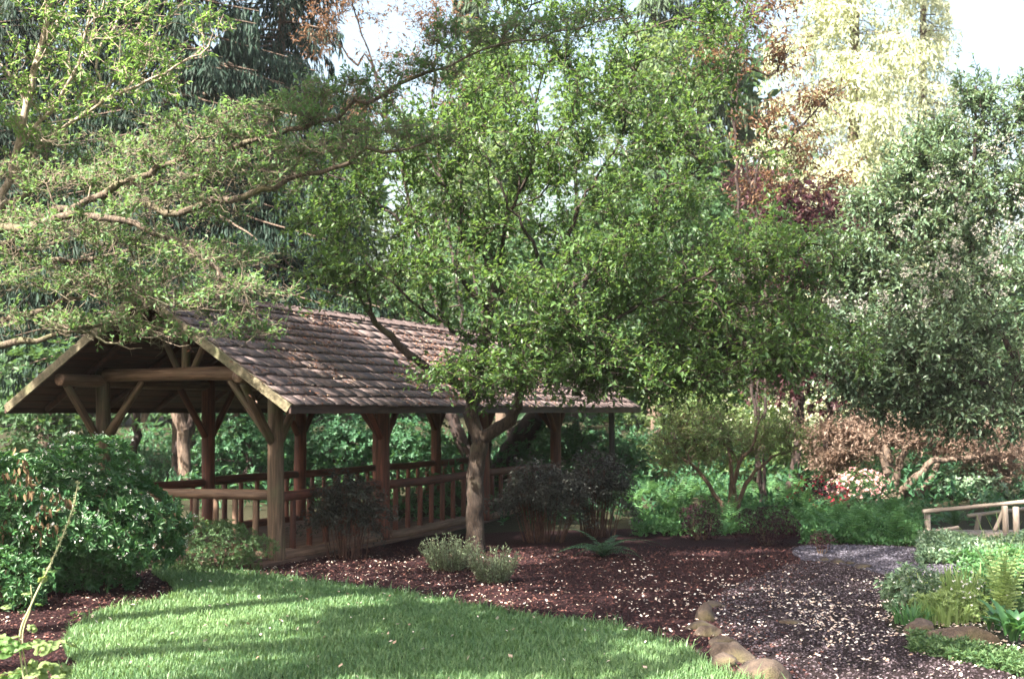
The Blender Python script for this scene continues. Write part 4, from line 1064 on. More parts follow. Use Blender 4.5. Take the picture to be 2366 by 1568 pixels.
# ---------------------------------------------------------------- more shrubs, right half
shrub('barberry_shrub', 'round dark red barberry mound nearest the sword fern', 'shrub', 1620, 20.6, (.36, .32, .36), 3600, L_berb, 41, leaf=(.022, .04), whorl=5)
shrub('barberry_shrub', 'widest dark red barberry mound at the left of the path bend', 'shrub', 1775, 19.8, (.52, .42, .34), 5200, L_berb, 42, leaf=(.022, .04), whorl=5)
shrub('barberry_shrub', 'small dark barberry seedling standing at the near edge of the far path', 'shrub', 1898, 18.5, (.17, .15, .13), 700, L_berb, 43, zc=.22, leaf=(.022, .04), whorl=5, stems=7)
shrub('red_azalea', 'low azalea with red flowers in the middle of the fern bank', 'azalea', 1893, 23.6, (.45, .4, .30), 3000, L_berb, 44, leaf=(.03, .05), whorl=5, zc=.45)
t, c, r_ = shrub('pink_azalea', 'azalea covered with pale pink flowers in front of the twisted peach maple', 'azalea', 1985, 25.8, (.60, .5, .34), 3000, L_small, 45, leaf=(.04, .06), zc=.40)
b = Buf(); shrub_leaves(b, c, (.62, .5, .36), 1500, r_, leaf=(.04, .06), width=.8, whorl=5, inner=.08, seed=45, zmin=.2); b.obj('blossom', L_pinkb, t)
t = bpy.data.objects['red_azalea']; r_ = np.random.RandomState(4); b = Buf(); shrub_leaves(b, np.array(t.location) + [0, 0, .45], (.52, .42, .35), 700, r_, leaf=(.03, .05), width=.8, whorl=4, inner=.05, seed=44, zmin=.25); b.obj('blossom', L_redb, t)

# airy shrub with visible stems in front of the bank
def woody(name, label, cat, px, d, stems, ells, leafm, bark, seed, leaf=(.06, .1), width=.42, per=3, nl=6, rmax=.014, tl=(.12, .35), step=.25, cut=.02, alpha=.2, up=.2, flat=0, droop=.1, base_r=.05, tip=.004, tmpl=T_KITE, keep=None, blossom=None, gz=True, wob=.03, bend=.5, mult=None):
    rg_ = np.random.RandomState(seed); o = on(px, d); t = thing(name, label, cat, o); sk = Skel()
    for i, st in enumerate(stems):
        pts = [o + rg_.normal(0, .06, 3) * [1, 1, 0] + [0, 0, -.08]] + [P(x, y, d + dy) for x, y, dy in st]
        sk.limb(pts, list(np.linspace(base_r, base_r * .35, len(pts))), step * .8, wob * .6, rg_, attach=(i == 0 and False))
    T = np.concatenate([ellipsoid(x, y, d + dy, rx, ry, rz, n, rg_, sh) for x, y, dy, rx, ry, rz, n, sh in ells])
    T = T[T[:, 2] > ground_z(T[:, 0], T[:, 1]) + .3]
    sk.grow(T, rg_, step, alpha, wob, bend, .02, first=0); sk.finish(tip, 2.3)
    a, b_, c = Buf(), Buf(), Buf(); sk.meshes(a, b_, cut, 8, 4, .08)
    n = twigs(sk, c, b_, rg_, per, rmax, tl, nl, leaf, width, up, flat, droop, tmpl, keep and (lambda p_, k: keep(p_, k, rg_)), rtw=tip * .7)
    tree_parts(t, sk, a, b_, c, (bark, bark, leafm)); print(name, n); return t, sk, rg_
woody('rhododendron', 'open yellowish green rhododendron with bare crossing stems right of the pavilion', 'shrub', 1690, 23.0,
      [[(1640, 1120, 0), (1580, 1060, 0), (1530, 1010, 0)], [(1690, 1090, .1), (1680, 1000, .2), (1650, 940, .2)], [(1720, 1120, 0), (1780, 1060, .1), (1850, 1030, .2)], [(1700, 1100, -.3), (1740, 1020, -.5), (1760, 960, -.5)]],
      [(1640, 1010, 0, 1.25, 1.0, .62, 170, .3), (1560, 1040, .2, .7, .7, .5, 60, .3), (1790, 1000, .2, .7, .8, .4, 70, .3), (1600, 960, 0, .6, .6, .3, 50, .3)], L_backb, B_twig, 51, leaf=(.06, .11), width=.34, per=2, nl=6)
# ---------------------------------------------------------------- trees and tall shrubs behind
lv = dict(tmpl=T_KITE)
woody('flowering_shrub', 'huge dense evergreen shrub with faded grey flower heads filling the right edge', 'shrub', 2470, 21.5,
      [[(2440, 1020, 0), (2330, 850, 0), (2150, 720, 0), (2060, 650, 0)], [(2450, 980, .3), (2330, 800, .4), (2240, 560, .4), (2250, 380, .5), (2255, 200, .5)], [(2450, 990, -.2), (2420, 800, -.3), (2380, 600, 0)], [(2430, 1010, -.3), (2300, 900, -.3), (2150, 860, -.6), (2000, 800, -.6)]],
      [(2300, 760, 0, 1.9, 1.8, 1.9, 380, .45), (2120, 780, -.5, 1.3, 1.2, 1.2, 220, .4), (2010, 850, -.6, 1.0, .9, .9, 150, .3), (2200, 960, -.4, 1.4, 1.0, .45, 120, .3), (2150, 520, .3, 1.1, 1.2, 1.2, 150, .3), (2330, 420, .4, 1.3, 1.2, 1.2, 170, .3), (2260, 230, .5, .6, .5, .7, 34, .1), (2390, 250, .5, .9, .8, .9, 60, .1), (2160, 330, .5, .7, .6, .6, 40, .1), (2080, 680, 0, .9, .9, .9, 100, .3), (1980, 600, 0, .9, .8, .8, 100, .3), (1930, 780, 0, .8, .8, .8, 90, .3), (2030, 470, .2, .7, .8, .6, 60, .2), (2130, 380, .3, .8, .8, .8, 70, .2)],
      L_rhod, B_dark, 61, leaf=(.08, .155), width=.42, per=3, nl=7, rmax=.02, tl=(.15, .4), base_r=.07, tip=.005, cut=.03)
t = bpy.data.objects['flowering_shrub']; b = Buf(); r_ = np.random.RandomState(9)
for px, py, dy, n in [(2090, 640, -.9, 9), (2040, 720, -1.3, 11), (2150, 620, -1.2, 9), (2230, 560, -1.5, 10), (2330, 500, -1.4, 12), (2100, 500, -.9, 9), (2300, 620, -1.9, 10), (1990, 700, -1.4, 8), (2210, 430, -.9, 10), (2330, 360, -.9, 9), (2180, 700, -1.6, 7)]:
    for i in range(n):
        c = P(px + r_.normal(0, 45), py + r_.normal(0, 32), 21.5 + dy + r_.normal(0, .15)); m = 30; u = nrm(r_.normal(size=(m, 3)))
        put_leaves(b, c + u * .055, nrm(u), nrm(r_.normal(size=(m, 3))), r_.uniform(.025, .05, m), .6, r_.rand(m))
x = b.obj('blossom', L_dusty, t); x['kind'] = 'stuff'
woody('peach_maple', 'low maple with twisted pale trunks and peach coloured leaves behind the fern bank', 'tree', 2065, 26.5,
      [[(2060, 1120, 0), (2045, 1070, 0), (2010, 1020, .1), (1960, 985, .2)], [(2080, 1130, 0), (2120, 1105, -.1), (2150, 1065, -.1), (2210, 1060, 0), (2290, 1050, .1)], [(2065, 1100, .1), (2080, 1060, .2), (2120, 1010, .2), (2150, 970, .2)], [(2150, 1120, .3), (2165, 1080, .3), (2160, 1040, .4)], [(2055, 1060, .1), (2030, 1010, .2), (2020, 970, .2)]],
      [(2010, 1000, .6, 1.8, 1.4, .55, 260, .2), (2220, 1010, .6, 1.8, 1.4, .5, 230, .2), (1930, 1060, .8, .8, .8, .45, 80, .2), (2320, 1080, .7, 1.0, 1, .5, 90, .2)], L_peach, B_conif, 62, leaf=(.08, .15), width=.34, per=3, nl=5, base_r=.12, wob=.06, bend=.7, tip=.003, cut=.03)
woody('purple_maple', 'dark purple leaved maple behind the central tree on its right side', 'tree', 1830, 29.0,
      [[(1840, 1050, 0), (1850, 900, 0), (1830, 720, 0), (1850, 560, 0)], [(1850, 900, 0), (1930, 760, .3), (1970, 620, .3)]],
      [(1880, 560, 0, 1.9, 1.6, 1.6, 380, .3), (1760, 730, 0, 1.8, 1.5, 1.4, 200, .3), (1980, 700, 0, 1.5, 1.3, 1.6, 230, .3), (1850, 830, 0, 1.6, 1.4, .9, 150, .3), (1740, 440, 0, .9, .9, .7, 70, .2)], L_red, B_dark, 63, leaf=(.08, .15), width=.35, per=2, nl=6, rmax=.02, base_r=.11, tip=.006, cut=.035)
woody('copper_tree', 'tall copper leaved tree whose branches show in front of the bright conifer', 'tree', 1760, 24.5,
      [[(1765, 1000, 0), (1770, 700, .2), (1740, 450, .2), (1690, 250, 0), (1720, 60, 0), (1730, -80, 0)], [(1740, 450, .2), (1820, 330, 0), (1900, 240, 0), (1960, 200, 0)], [(1700, 250, 0), (1790, 170, 0), (1840, 90, 0)]],
      [(1760, 30, 0, 1.1, .9, .7, 80, .1), (1800, 130, 0, .8, .7, .5, 50, .1), (1880, 235, 0, .8, .7, .35, 50, .1), (1780, 290, 0, .9, .7, .6, 60, .1), (1640, 130, 0, .9, .8, .6, 50, .1), (1870, 350, 0, .8, .6, .5, 50, .1), (1780, 430, .2, 1.0, .8, .5, 60, .1), (1940, 420, .2, .6, .6, .4, 30, .1)],
      L_copper, B_dark, 64, leaf=(.08, .16), width=.36, per=1, nl=5, base_r=.035, rmax=.03, tip=.0025, tl=(.15, .5), flat=.3, droop=.4)
woody('copper_tree', 'copper leaved tree rising against the sky gap left of the central crown', 'tree', 1130, 25.5,
      [[(1130, 1000, 0), (1110, 700, 0), (1020, 420, 0), (900, 220, 0), (830, 60, 0), (800, -60, 0)], [(1020, 420, 0), (1000, 260, .1), (1010, 100, .1), (1000, -30, 0)], [(880, 220, 0), (820, 150, 0), (760, 70, 0)]],
      [(810, 10, 0, 1.1, .9, .5, 50, .1), (1000, 40, 0, 1.1, .9, .8, 90, .1), (930, 150, 0, .8, .7, .7, 36, .1), (850, 240, 0, .9, .8, .5, 45, .1), (740, 80, 0, .8, .7, .7, 50, .1), (1060, 200, .2, 1.0, .9, .8, 60, .1)],
      L_copper, B_dark, 65, leaf=(.07, .14), width=.36, per=1, nl=5, base_r=.04, rmax=.03, tip=.0025, tl=(.15, .45), droop=.35)

def conifer(name, label, px, d, htop, rbase, seed, mat, nbr=90, zlow=1.5, spray=(.16, .36), dens=1.25, drp=.35, trunk_r=.28, wsp=.18, hang=.5, bw=1.0, wild=0.0):
    """conifer with drooping boughs hung with long narrow sprays"""
    rg_ = np.random.RandomState(seed); o = on(px, d); t = thing(name, label, 'tree', o)
    a = Buf(); zs = np.linspace(-.3, htop, 24); C = np.stack([o[0] + .05 * np.sin(zs * .4 + seed), o[1] + 0 * zs, o[2] + zs], 1)
    r = trunk_r * (1 - np.clip(zs, 0, htop) / htop) + .03; rings(a, C[:-1], C[1:], r[:-1], r[1:], 12, rough=.06); a.obj('trunk', B_conif, t, smooth=True)
    cr = Buf(); tw = Buf(); n = 10
    for i in range(nbr):
        z = zlow + (htop - zlow) * (i + rg_.rand()) / nbr; fr = (z - zlow) / (htop - zlow)
        L = rbase * (1 - fr) ** .75 * rg_.uniform(.65, 1.1) + .3; az = rg_.rand() * 2 * PI if i % 3 else rg_.uniform(PI, 2 * PI)
        s = np.linspace(0, 1, n + 1); rad = L * s; dz = -drp * L * s ** 1.5 + .22 * L * np.clip(s - .55, 0, 1) ** 1.4 + .15 * L * s * (fr > .7)
        az_ = az + .3 * (s - .5) * rg_.normal()
        Bc = np.stack([np.cos(az_) * rad, np.sin(az_) * rad, z + dz], 1) + o
        rings(tw, Bc[:-1], Bc[1:], np.linspace(.035, .008, n) * (.5 + L / 4) * bw, np.linspace(.032, .006, n) * (.5 + L / 4) * bw, 4)
        m = int(62 * dens * L); f = rg_.rand(m) ** .75; pos = np.stack([np.interp(f, s, Bc[:, k]) for k in range(3)], 1)
        sd = np.stack([-np.sin(az + 0 * f), np.cos(az + 0 * f), 0 * f], 1) * rg_.choice([-1, 1], m)[:, None]; out = np.array([math.cos(az), math.sin(az), 0])
        lat = rg_.uniform(0, .42, m) * L * (1.05 - f) * .8; pos = pos + sd * lat[:, None] + out * (lat * .4)[:, None]; pos[:, 2] -= lat * .35 + rg_.rand(m) ** 2 * hang
        d_ = nrm(sd * rg_.uniform(.05, .7, (m, 1)) + out * .3 + np.array([0, 0, -1.0]) * rg_.uniform(.5, 2.2, (m, 1)) + rg_.normal(size=(m, 3)) * wild)
        put_leaves(cr, pos, d_, nrm(rg_.normal(size=(m, 3)) + out), rg_.uniform(spray[0], spray[1], m), wsp, np.clip(rg_.rand(m) * .7 + .3 * f, 0, 1))
    x = tw.obj('bough', B_conif, t); x['kind'] = 'stuff'; cr.obj('crown', mat, t); return t
conifer('weeping_conifer', 'dark weeping conifer directly behind the upper left foliage', 420, 31, 16.5, 5.2, 70, L_conif, 185, 4.0)
conifer('weeping_conifer', 'dark blue green conifer left of the sky gap with drooping sprays', 650, 34, 16.5, 4.7, 71, L_conif, 190, 4.2)
conifer('weeping_conifer', 'dark conifer filling the far left background', 110, 33, 18.0, 5.4, 72, L_conif, 185, 4.0)
conifer('slim_conifer', 'thin pale trunked conifer far behind the top of the central tree', 1105, 46, 19, 2.6, 73, L_conifm, 75, 5, (.3, .6))
conifer('slim_conifer', 'far conifer with bare trunk showing right of the central crown top', 1515, 48, 21, 2.9, 74, L_conifm, 80, 6, (.3, .6))
conifer('slim_conifer', 'far conifer with visible reddish trunk beside the bright conifer', 1620, 50, 22, 3.0, 75, L_conifm, 80, 7, (.3, .6))
conifer('bright_conifer', 'very bright conifer in the upper right, sun glare painted into its pale needles', 1975, 42, 26, 5.0, 76, L_glare, 330, 2.0, (.12, .30), 1.15, hang=.9, wsp=.26, bw=.35, wild=.9)
conifer('distant_conifer', 'pale distant conifer at the right edge of the bright conifer, sun glare painted into its needles', 2130, 47, 24, 3.2, 77, L_glare, 150, 3.0, (.14, .34), .9, hang=1.0, wsp=.24, wild=.9)

# green masses of small trees behind the pavilion, each a tree of its own
def bushy(name, label, px, d, ells, mat, seed, stems=None, leaf=(.10, .2), whorl=6, cat='tree', bark=None, width=.5, r=.12):
    """small tree: leaning trunk, a few limbs and a crown of separate leaf masses"""
    rg_ = np.random.RandomState(seed); o = on(px, d); t = thing(name, label, cat, o); sk = Skel()
    c0 = P(ells[0][0], ells[0][1], d)
    sk.limb([o - [0, 0, .1], (o * 2 + c0) / 3 + rg_.normal(0, .12, 3), c0], [r, r * .75, r * .4], .35, .04, rg_)
    T = np.concatenate([P(x, y, d + dy) + nrm(rg_.normal(size=(14, 3))) * rg_.rand(14, 1) ** .5 * np.array([rx, ry, rz]) * .8 for x, y, dy, rx, ry, rz, n in ells])
    sk.grow(T, rg_, .4, .2, .04, .5, .03); sk.finish(.011, 2.3); a, b_, c = Buf(), Buf(), Buf(); sk.meshes(a, b_, .03, 8, 4, .06)
    for k, (x, y, dy, rx, ry, rz, n) in enumerate(ells):
        shrub_leaves(c, P(x, y, d + dy), (rx, ry, rz), n, rg_, leaf=leaf, width=width, whorl=whorl, amp=.3, inner=.4, seed=seed * 3 + k, droop=.15, spread=.8, upb=.5, f=2.8)
    tree_parts(t, sk, a, b_, c, (bark or B_dark, bark or B_dark, mat)); return t
bushy('green_maple', 'leafy green maple seen through the middle bay of the pavilion', 800, 30.5, [(800, 1010, 0, 1.9, 1.2, .85, 3600), (930, 1030, 0, 1.4, 1.0, .7, 2200), (690, 1040, .3, 1.2, 1, .6, 1500)], L_maple, 81, leaf=(.08, .16))
bushy('green_maple', 'green maple behind the left end of the pavilion railing', 560, 28.5, [(570, 1010, 0, 1.1, 1.0, .65, 2200), (500, 1060, 0, .8, .8, .4, 900)], L_maple, 82, leaf=(.08, .15))
bushy('green_maple', 'green maple between the leaning dark trunk and the far corner post', 1330, 31.0, [(1330, 1030, 0, 1.5, 1.2, .8, 3000), (1450, 1060, .2, 1.2, 1, .6, 1500), (1230, 1060, .2, .9, .9, .5, 900)], L_maple, 83, leaf=(.08, .16))
bushy('yellow_green_tree', 'yellow green tree glimpsed above the pavilion roof', 700, 33.0, [(700, 560, 0, 2.4, 1.8, 1.4, 4200), (620, 720, .2, 1.9, 1.5, 1.1, 2600), (840, 650, 0, 2.0, 1.6, 1.4, 3000)], L_backb, 84)
bushy('backdrop_tree', 'mid green tree behind the lower centre of the large crown', 1180, 34.0, [(1180, 640, 0, 3.2, 2, 2.3, 6000), (1000, 800, 0, 2.4, 1.8, 1.6, 3500), (1350, 850, 0, 2.6, 1.8, 1.6, 4000)], L_back, 85)
bushy('backdrop_tree', 'mid green tree behind the right side of the large crown', 1560, 33.0, [(1560, 760, 0, 2.8, 2, 1.9, 5500), (1440, 560, 0, 2.4, 1.8, 1.8, 3500), (1720, 820, 0, 2.4, 1.6, 1.4, 4000), (1640, 500, 0, 2.0, 1.6, 1.6, 2600)], L_back, 86)
bushy('backdrop_tree', 'airy tree behind the top of the large crown', 1330, 37.0, [(1330, 330, 0, 3.0, 2, 2.0, 3400), (1500, 180, 0, 2.8, 1.8, 1.9, 3000), (1080, 420, 0, 2.4, 1.6, 1.6, 2200), (1180, 100, 0, 1.8, 1.5, 1.0, 1200)], L_backb, 87)
bushy('backdrop_tree', 'sunlit light green tree behind the fern bank', 1760, 31.0, [(1740, 1000, 0, 2.2, 1.6, .9, 3600), (1860, 1060, -.3, 1.4, 1.2, .7, 2200), (1580, 950, 0, 1.4, 1.3, .7, 1800)], L_backb, 88, leaf=(.09, .17))
bushy('backdrop_tree', 'dark green tree behind the pavilion at the far left', 150, 27.0, [(130, 900, 0, 2.0, 1.5, 1.3, 3200), (60, 1050, 0, 1.4, 1.2, .8, 1800)], L_back, 89)
bushy('backdrop_tree', 'dark tree behind the big right hand shrub', 2250, 34.0, [(2280, 800, 0, 3.0, 2, 2.5, 5000), (2060, 850, 0, 2.4, 1.8, 1.4, 3000)], L_back, 90)
bushy('purple_plum_tree', 'dark purple plum tree filling the gap left of the huge grey green shrub', 1935, 27.5, [(1940, 620, 0, 1.5, 1.2, 1.7, 3400), (1900, 860, 0, 1.5, 1.2, 1.0, 2600), (1820, 480, .3, 1.2, 1.0, .9, 1500)], L_red, 97, leaf=(.09, .16))
bushy('peach_bush', 'peach coloured bush at the right edge behind the bridge', 2310, 30.0, [(2320, 1050, 0, 1.3, 1.0, .6, 1900)], L_peach, 91, leaf=(.08, .14), r=.07)
bushy('green_shrub', 'grey green shrub at the right edge just behind the bridge railing', 2250, 27.0, [(2240, 1120, 0, 1.3, .9, .42, 1900)], L_rhod, 92, leaf=(.08, .13), r=.05, cat='shrub')

# dark trunks behind the pavilion
rg = np.random.RandomState(93)
t = thing('leaning_tree', 'dark tree with thick leaning trunk seen beyond the pavilion railing', 'tree', on(1165, 32)); sk = Skel()
sk.limb([on(1165, 32, -.1), P(1170, 1080, 32), P(1195, 1020, 32), P(1235, 975, 31.8), P(1300, 900, 31.6), P(1340, 780, 31.5)], [.42, .36, .33, .30, .22, .14], .25, .02, rg)
sk.limb([P(1172, 1090, 32), P(1090, 1060, 32.2), P(1060, 1000, 32.2), P(1035, 950, 32.2), P(990, 880, 32.2), P(960, 780, 32)], [.22, .19, .17, .15, .12, .08], .25, .02, rg)
sk.grow(np.concatenate([ellipsoid(1340, 700, 31.5, 2.5, 1.5, 1.2, 60, rg), ellipsoid(960, 740, 31, 2.6, 2.2, 1.2, 110, rg)]), rg, .4, .2, .05); sk.finish(.01)
a, b_, c = Buf(), Buf(), Buf(); sk.meshes(a, b_, .03, 10, 4, .06); twigs(sk, c, b_, rg, 3, .02, (.2, .5), 6, (.10, .18), .45); tree_parts(t, sk, a, b_, c, (B_dark, B_dark, L_back))
for i, (px, d, r, lean, lab) in enumerate([(432, 27.5, .17, -25, 'spotted trunk in the sun behind the pavilion, nearer the gable'), (395, 29, .10, 60, 'thin leaning trunk behind the pavilion at the far left bay'), (300, 30, .12, 30, 'thin dark trunk seen between the two gable posts')]):
    rg = np.random.RandomState(300 + i); t = thing('understory_tree', lab, 'tree', on(px, d)); sk = Skel()
    sk.limb([on(px, d, -.1), P(px + lean * .3, 1050, d), P(px + lean, 930, d), P(px + lean * 1.6, 780, d), P(px + lean * 2, 620, d)], [r, r * .85, r * .75, r * .6, r * .4], .3, .04, rg)
    sk.grow(ellipsoid(px + lean, 700, d, 1.6, 1.2, 1.6, 60, rg), rg, .4, .2, .05); sk.finish(.009); a, b_, c = Buf(), Buf(), Buf(); sk.meshes(a, b_, .03, 9, 4, .06)
    twigs(sk, c, b_, rg, 3, .02, (.2, .5), 5, (.09, .16), .45); tree_parts(t, sk, a, b_, c, (B_conif if i == 0 else B_dark, B_dark, L_back))

# the wood far behind, one mass
rg = np.random.RandomState(95); b = Buf(); s = Buf()
for i in range(46):
    px = -500 + 3400 * i / 45 + rg.normal(0, 25); d = rg.uniform(52, 66); h = rg.uniform(10, 16)
    gap = (780 < px < 960) or (2150 < px < 2420) or (1180 < px < 1300)
    if gap: h *= .62
    if px > 1750: h *= .8
    o = on(px, d); rings(s, np.array([o - [0, 0, .3]]), np.array([o + [0, 0, h * .9]]), np.array([.3]), np.array([.08]), 8)
    for k in range(7):
        z = h * (.12 + .82 * k / 6); w = (2.6 - 1.5 * k / 6) * rg.uniform(.8, 1.2)
        shrub_leaves(b, o + [rg.normal(0, .6), rg.normal(0, .6), z], (w, w, h * .11), 210, rg, leaf=(.5, .95), width=.4, whorl=5, amp=.35, inner=.45, seed=i * 7 + k, droop=.4)
o = b.obj('woodland', L_back); tag(o, 'far woodland closing off the garden behind all the trees', 'woodland', kind='stuff')
o = s.obj('woodland_trunks', B_conif); tag(o, 'trunks of the far woodland behind the garden', 'woodland', kind='stuff')
# low growth on the ground behind
b = Buf(); N = 9500; x = rg.uniform(-14, 18, N); y = rg.uniform(23, 46, N); k = (np.abs(x) < .46 * y) & ((x > -.1 * y) | (y > 25)); x, y = x[k], y[k]
pos = np.stack([x, y, ground_z(x, y) + rg.rand(len(x)) ** 1.5 * (.35 + .25 * np.sin(x * 1.3) * np.sin(y * .9)) * 1.4], 1)
for j in range(5): put_leaves(b, pos, nrm(rg.normal(size=pos.shape) + [0, 0, .3]), nrm(rg.normal(size=pos.shape) * .5 + [0, 0, 1]), rg.uniform(.10, .24, len(x)), .38, rg.rand(len(x)))
o = b.obj('undergrowth', L_maple); tag(o, 'leafy undergrowth covering the ground behind the pavilion', 'undergrowth', kind='stuff')
b = Buf(); N = 5000; px = rg.uniform(1460, 2130, N); y = rg.uniform(19.7, 24, N); x = (px - 1183) / F * y; k = (px > 1850) | (y > 21.2); x, y = x[k], y[k]
pos = np.stack([x, y, ground_z(x, y) + rg.rand(len(x)) * (.22 + .16 * np.sin(x * 2.3) * np.sin(y * 3.1))], 1)
for j in range(5): put_leaves(b, pos, nrm(rg.normal(size=pos.shape) + [0, 0, .4]), nrm(rg.normal(size=pos.shape) * .5 + [0, 0, 1]), rg.uniform(.05, .12, len(x)), .45, rg.rand(len(x)))
o = b.obj('bank_ground_cover', L_fernb); tag(o, 'bright leafy ground cover along the far side of the path', 'ground cover', kind='stuff')

# ---------------------------------------------------------------- wooden bridge, right
def at_(px, py, d): return P(px, py, d)
br = thing('footbridge', 'weathered grey wooden footbridge with rustic log railing at the right edge', 'footbridge', on(2250, 21.0))
def blog(name, a, b_, r0, r1=None, seed=1):
    o = np.array(br.location); return log(name, np.array(a) - o, np.array(b_) - o, r0, r1, M_greywood, br, seed, 9, .006)
A0, A1 = at_(2132, 1180, 20.4), at_(2440, 1152, 20.9); B0, B1 = at_(2235, 1190, 22.2), at_(2460, 1163, 22.6)
blog('rail', A0, A1, .036); blog('rail', B0, B1, .034)
A2 = A0 + [0.02, 0, -.36]; A3 = A1 + [0, 0, -.52]; blog('lower_rail', at_(2135, 1229, 20.4), at_(2215, 1217, 20.5), .034)
for px, py in ((2143, 1184), (2322, 1168), ): blog('post', at_(px, py, 20.5), at_(px + 3, py + 62, 20.5), .052)
blog('post', at_(2348, 1170, 20.6), at_(2350, 1260, 20.6), .055)
blog('post', at_(2262, 1188, 22.2), at_(2252, 1240, 22.2), .045); blog('post', at_(2420, 1160, 20.8), at_(2420, 1260, 20.8), .055)
blog('brace', at_(2322, 1170, 20.55), at_(2298, 1225, 20.6), .04); 
for i in range(9):
    o = board('deck_plank', at_(2180 + i * 32, 1236, 21.4) - np.array(br.location), (.22, 1.5, .05), M_greywood, br, rot=(0, 0, .05))
for j in (0, 1): blog('stringer', at_(2135, 1246, 20.8 + j * 1.1), at_(2460, 1240, 20.9 + j * 1.1), .09)

# ---------------------------------------------------------------- planting on the right side of the path
rg = np.random.RandomState(120)
b = Buf(); N = 4200
px = rg.uniform(2125, 2440, N); y = rg.uniform(17.2, 19.4, N); x = (px - 1183) / F * y; k = (HY + F * EYE / y) < 1330 - (px < 2200) * 40 + 60; x, y = x[k], y[k]
pos = np.stack([x, y, rg.rand(len(x)) ** .7 * .20 * (1 + .3 * np.sin(x * 4))], 1)
for j in range(6): put_leaves(b, pos + rg.normal(0, .03, pos.shape), nrm(rg.normal(size=pos.shape) + [0, 0, .2]), nrm(rg.normal(size=pos.shape) * .5 + [0, 0, 1]), rg.uniform(.045, .085, len(x)), .5, rg.rand(len(x)))
o = b.obj('ivy_ground_cover', L_rhod); tag(o, 'dark green ground cover in front of the footbridge', 'ground cover', kind='stuff')
def clump_blades(name, label, cat, px, py, r, h, n, mat, seed, w=.012, lean=.5):
    g = G(px, py); rg_ = np.random.RandomState(seed); b = Buf(); a = rg_.rand(n) * 2 * PI; rr = rg_.rand(n) ** .5 * r
    base = g + np.stack([np.cos(a) * rr, np.sin(a) * rr, 0 * a], 1); hh = rg_.uniform(.5, 1.05, n) * h; ln = rg_.uniform(.05, lean, n); aa = a + rg_.normal(0, .8, n)
    t_ = np.stack([np.cos(aa), np.sin(aa), 0 * a], 1); sd = np.stack([-np.sin(aa), np.cos(aa), 0 * a], 1); ps = [base]
    for s in (.4, .75, 1.0): ps.append(base + t_ * (ln * hh * s ** 2)[:, None] + np.array([0, 0, 1.0]) * (hh * (s - .25 * ln * s ** 2))[:, None])
    V = np.stack([ps[0] - sd * w * .7, ps[0] + sd * w * .7, ps[1] - sd * w, ps[1] + sd * w, ps[2] - sd * w * .7, ps[2] + sd * w * .7, ps[3]], 1); off = (np.arange(n) * 7)[:, None, None]
    b.add(V, (np.array([[0, 1, 3, 2], [2, 3, 5, 4]])[None] + off).reshape(-1, 4), (np.array([[4, 5, 6]])[None] + off).reshape(-1, 3), np.repeat(rg_.rand(n), 7))
    o = thing(name, label, cat, g); b.obj('blade', mat, o)['kind'] = 'stuff'; return o, rg_
clump_blades('iris_clump', 'upright grassy clump at the path edge, furthest from the camera', 'plant', 2120, 1395, .25, .42, 90, L_ferny, 1)
clump_blades('iris_clump', 'upright grassy clump beside the yellow green fern', 'plant', 2225, 1400, .28, .50, 110, L_ferny, 2)
clump_blades('iris_clump', 'pale sunlit grassy clump just behind the flat yellow rock', 'plant', 2185, 1440, .22, .30, 90, L_ferny, 3, lean=.8)
clump_blades('iris_clump', 'short grassy clump leaning over the path edge stones', 'plant', 2110, 1440, .18, .24, 70, L_fernb, 4, lean=.9)
shrub('edge_plant', 'dark leafy plant at the left tip of the planting beside the path', 'plant', 2105, 13.3, (.30, .28, .30), 2600, L_rhod, 131, zc=.18, leaf=(.035, .07), whorl=6, stems=8)
shrub('edge_plant', 'sunlit pale green leafy plant between the rocks and the tall fern', 'plant', 2200, 12.7, (.42, .3, .20), 3200, L_ferny, 132, zc=.10, leaf=(.03, .06), whorl=6, stems=8)
shrub('edge_plant', 'green leafy plant behind the tall yellow green fern', 'plant', 2330, 15.0, (.7, .5, .42), 4500, L_fernb, 133, zc=.10, leaf=(.05, .09), whorl=6, stems=8)
shrub('edge_plant', 'low green plant filling the corner above the broad leaved clump', 'plant', 2360, 13.0, (.45, .4, .28), 3200, L_small, 134, zc=.15, leaf=(.04, .08), whorl=6, stems=8)
# small white flowers among the clumps
b = Buf(); c = np.concatenate([G(px, py) + rg.normal(0, 1, (n, 3)) * [.28, .3, .05] + [0, 0, h] for px, py, n, h in ((2180, 1430, 26, .28), (2260, 1420, 20, .34), (2120, 1400, 14, .3))])
for j in range(5): put_leaves(b, c, nrm(rg.normal(size=c.shape) + [0, 0, .5]), nrm(rg.normal(size=c.shape)), np.full(len(c), .02), .8, rg.rand(len(c)))
o = b.obj('white_wildflowers', L_whiteblossom); tag(o, 'tiny white flowers dotted among the plants right of the path', 'wildflowers', kind='stuff')
